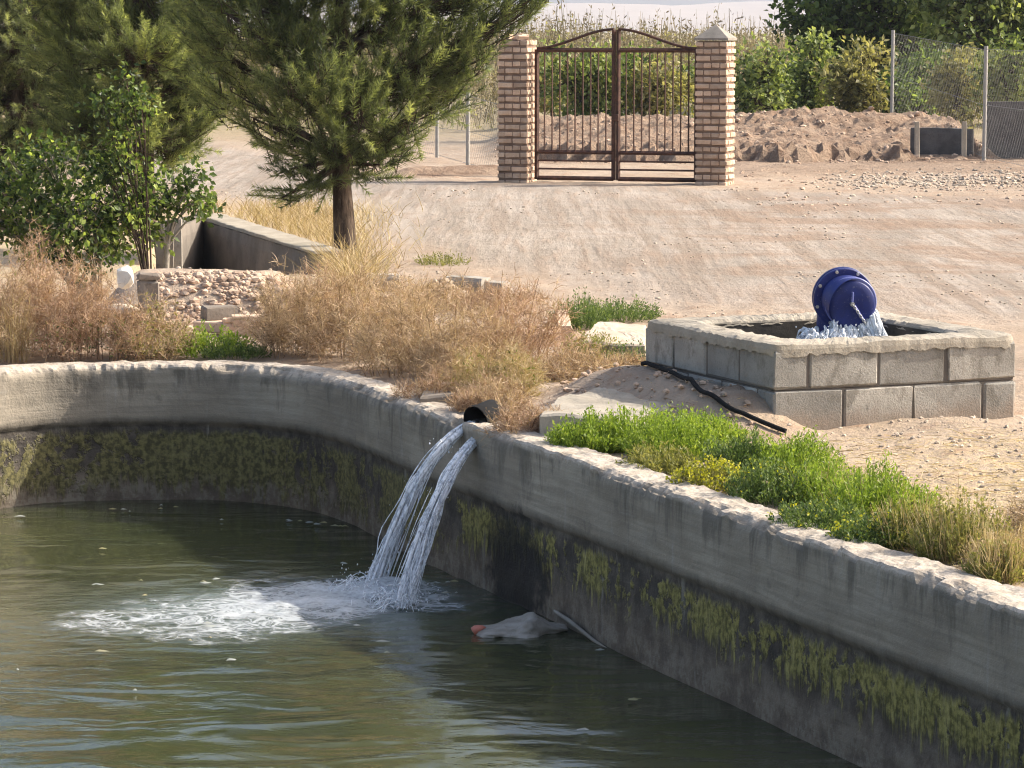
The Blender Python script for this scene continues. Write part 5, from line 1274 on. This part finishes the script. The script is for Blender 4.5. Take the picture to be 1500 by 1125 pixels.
# far dry scrub: stems and low growth, one mass
def scrub():
    b = MB()
    def belt(n, y0, y1, h0, h1, w, xw):
        y = rng.uniform(y0, y1, n); x = rng.uniform(-1, 1, n) * y * xw; z = hgt(x, y)
        dens = fbm(x * .25, y * .25, 0, 3, 33); hm = (.75 + .5 * dens)
        h = rng.uniform(h0, h1, n) * np.clip(hm, .3, 1.4)
        a = np.stack([x, y, z - .05], 1); e = a + np.stack([rng.normal(0, .12, n) * h, rng.normal(0, .12, n) * h, h], 1)
        tn = np.clip(rng.uniform(.1, .9, n) + .3 * dens, 0, 1)
        b.blades(a, (a + e) / 2 + rdir(n) * .03, e, w, tn, 0)
        nl = n * 4; k = rng.integers(0, n, nl); t = rng.uniform(.25, 1, nl)[:, None]; c = a[k] * (1 - t) + e[k] * t + rng.normal(size=(nl, 3)) * .06
        b.leaves(c, rdir(nl) + (0, 0, .5), rdir(nl), rng.uniform(.07, .18, nl) * (y[k] / 90), rng.uniform(.03, .06, nl) * (y[k] / 90), np.clip(tn[k] + rng.normal(0, .2, nl), 0, 1), rng.integers(0, 2, nl)[0] * 0)
        g = rng.random(nl) < .35; nl = g.sum(); c2 = c[g] - (0, 0, .25); c2[:, 2] = np.maximum(c2[:, 2], .1)
        b.leaves(c2, rdir(nl) + (0, 0, .5), rdir(nl), rng.uniform(.08, .18, nl) * (y[k][g] / 90), rng.uniform(.04, .07, nl) * (y[k][g] / 90), rng.uniform(0, 1, nl), 1)
    belt(5200, 62, 90, .35, 1.0, .018, .2)
    belt(5200, 88, 135, 1.0, 2.3, .024, .2)
    belt(4200, 130, 190, 1.6, 3.0, .035, .19)
    belt(160, 100, 130, 2.4, 3.3, .045, .16)
    tag(b.build('scrub', [M['reed'], M['shrub_olive']], loc=(0, 110, 0)), 'tall dry scrub and reeds covering the far plain behind the gate', 'scrub', kind='stuff')
scrub()

# hills at the horizon
b = MB(); hx = np.linspace(-2600, 2600, 240); rows = []
for Y, k in ((2600, 0), (2750, .45), (3000, .9), (3300, 1.0), (3800, .55), (4400, .1)):
    prof = 26 + 14 * fbm(hx / 420 + 3, 0 * hx, 0, 4, 91) + 7 * fbm(hx / 90, 0 * hx + Y / 300, 0, 4, 92)
    rows.append(np.stack([hx, np.full_like(hx, Y), np.maximum(prof * k, -1) - (2 if k == 0 else 0)], 1))
b.grid_sheet(np.stack(rows, 1), 240, 6)
tag(b.build('hills', M['hill']), kind='structure')

# air over the plain
def haze():
    t = NT('haze_air')
    v = t.n('ShaderNodeVolumePrincipled', {'Color': (.80, .86, 1.0, 1), 'Density': HAZE_D, 'Anisotropy': .3}).outputs[0]
    t.t.links.new(v, t.out.inputs['Volume'])
    b = MB(); x0, x1, y0, y1, z0, z1 = -2700, 2700, -1700, 4900, -3.0, 70
    v = [(x, y, z) for z in (z0, z1) for y in (y0, y1) for x in (x0, x1)]
    b.add(np.array(v), [(0, 2, 3, 1), (4, 5, 7, 6), (0, 1, 5, 4), (2, 6, 7, 3), (0, 4, 6, 2), (1, 3, 7, 5)])
    tag(b.build('haze', t.m), kind='stuff')
HAZE_D = 0.5 / 3000
haze()

# ------------------------------------------------------------------ light, sky, camera
w = bpy.data.worlds.new('World'); SC.world = w; w.use_nodes = True
nt = w.node_tree; bg = nt.nodes['Background']
sky = nt.nodes.new('ShaderNodeTexSky'); sky.sky_type = 'NISHITA'; sky.sun_disc = False
sky.sun_elevation = SUN_EL; sky.sun_rotation = math.atan2(SUNV[0], SUNV[1]); sky.air_density = 1.0; sky.dust_density = 4.5; sky.ozone_density = 0.4
nt.links.new(sky.outputs[0], bg.inputs[0]); bg.inputs[1].default_value = 0.15
L = bpy.data.lights.new('sun', 'SUN'); L.energy = 4.1; L.angle = math.radians(.5); L.color = (1.0, .93, .82)
so = bpy.data.objects.new('sun', L); COL.objects.link(so)
sv = Vector((SUNV[0] * math.cos(SUN_EL), SUNV[1] * math.cos(SUN_EL), math.sin(SUN_EL)))
so.rotation_euler = (-sv).to_track_quat('-Z', 'Y').to_euler(); so.location = sv * 60
cam = bpy.data.cameras.new('camera'); co = bpy.data.objects.new('camera', cam); COL.objects.link(co)
cam.sensor_width = 36; cam.lens = 36 * F / 1500; cam.clip_end = 20000; cam.clip_start = .1
co.location = (0, 0, CAMZ); co.rotation_euler = (math.pi / 2 - PITCH, 0, 0)
SC.camera = co
SC.view_settings.view_transform = 'Standard'; SC.view_settings.look = 'None'; SC.view_settings.exposure = 0.88; SC.view_settings.gamma = 1.0
SC.cycles.filter_width = 1.15; SC.cycles.volume_bounces = 0; SC.cycles.max_bounces = 8; SC.cycles.transparent_max_bounces = 16
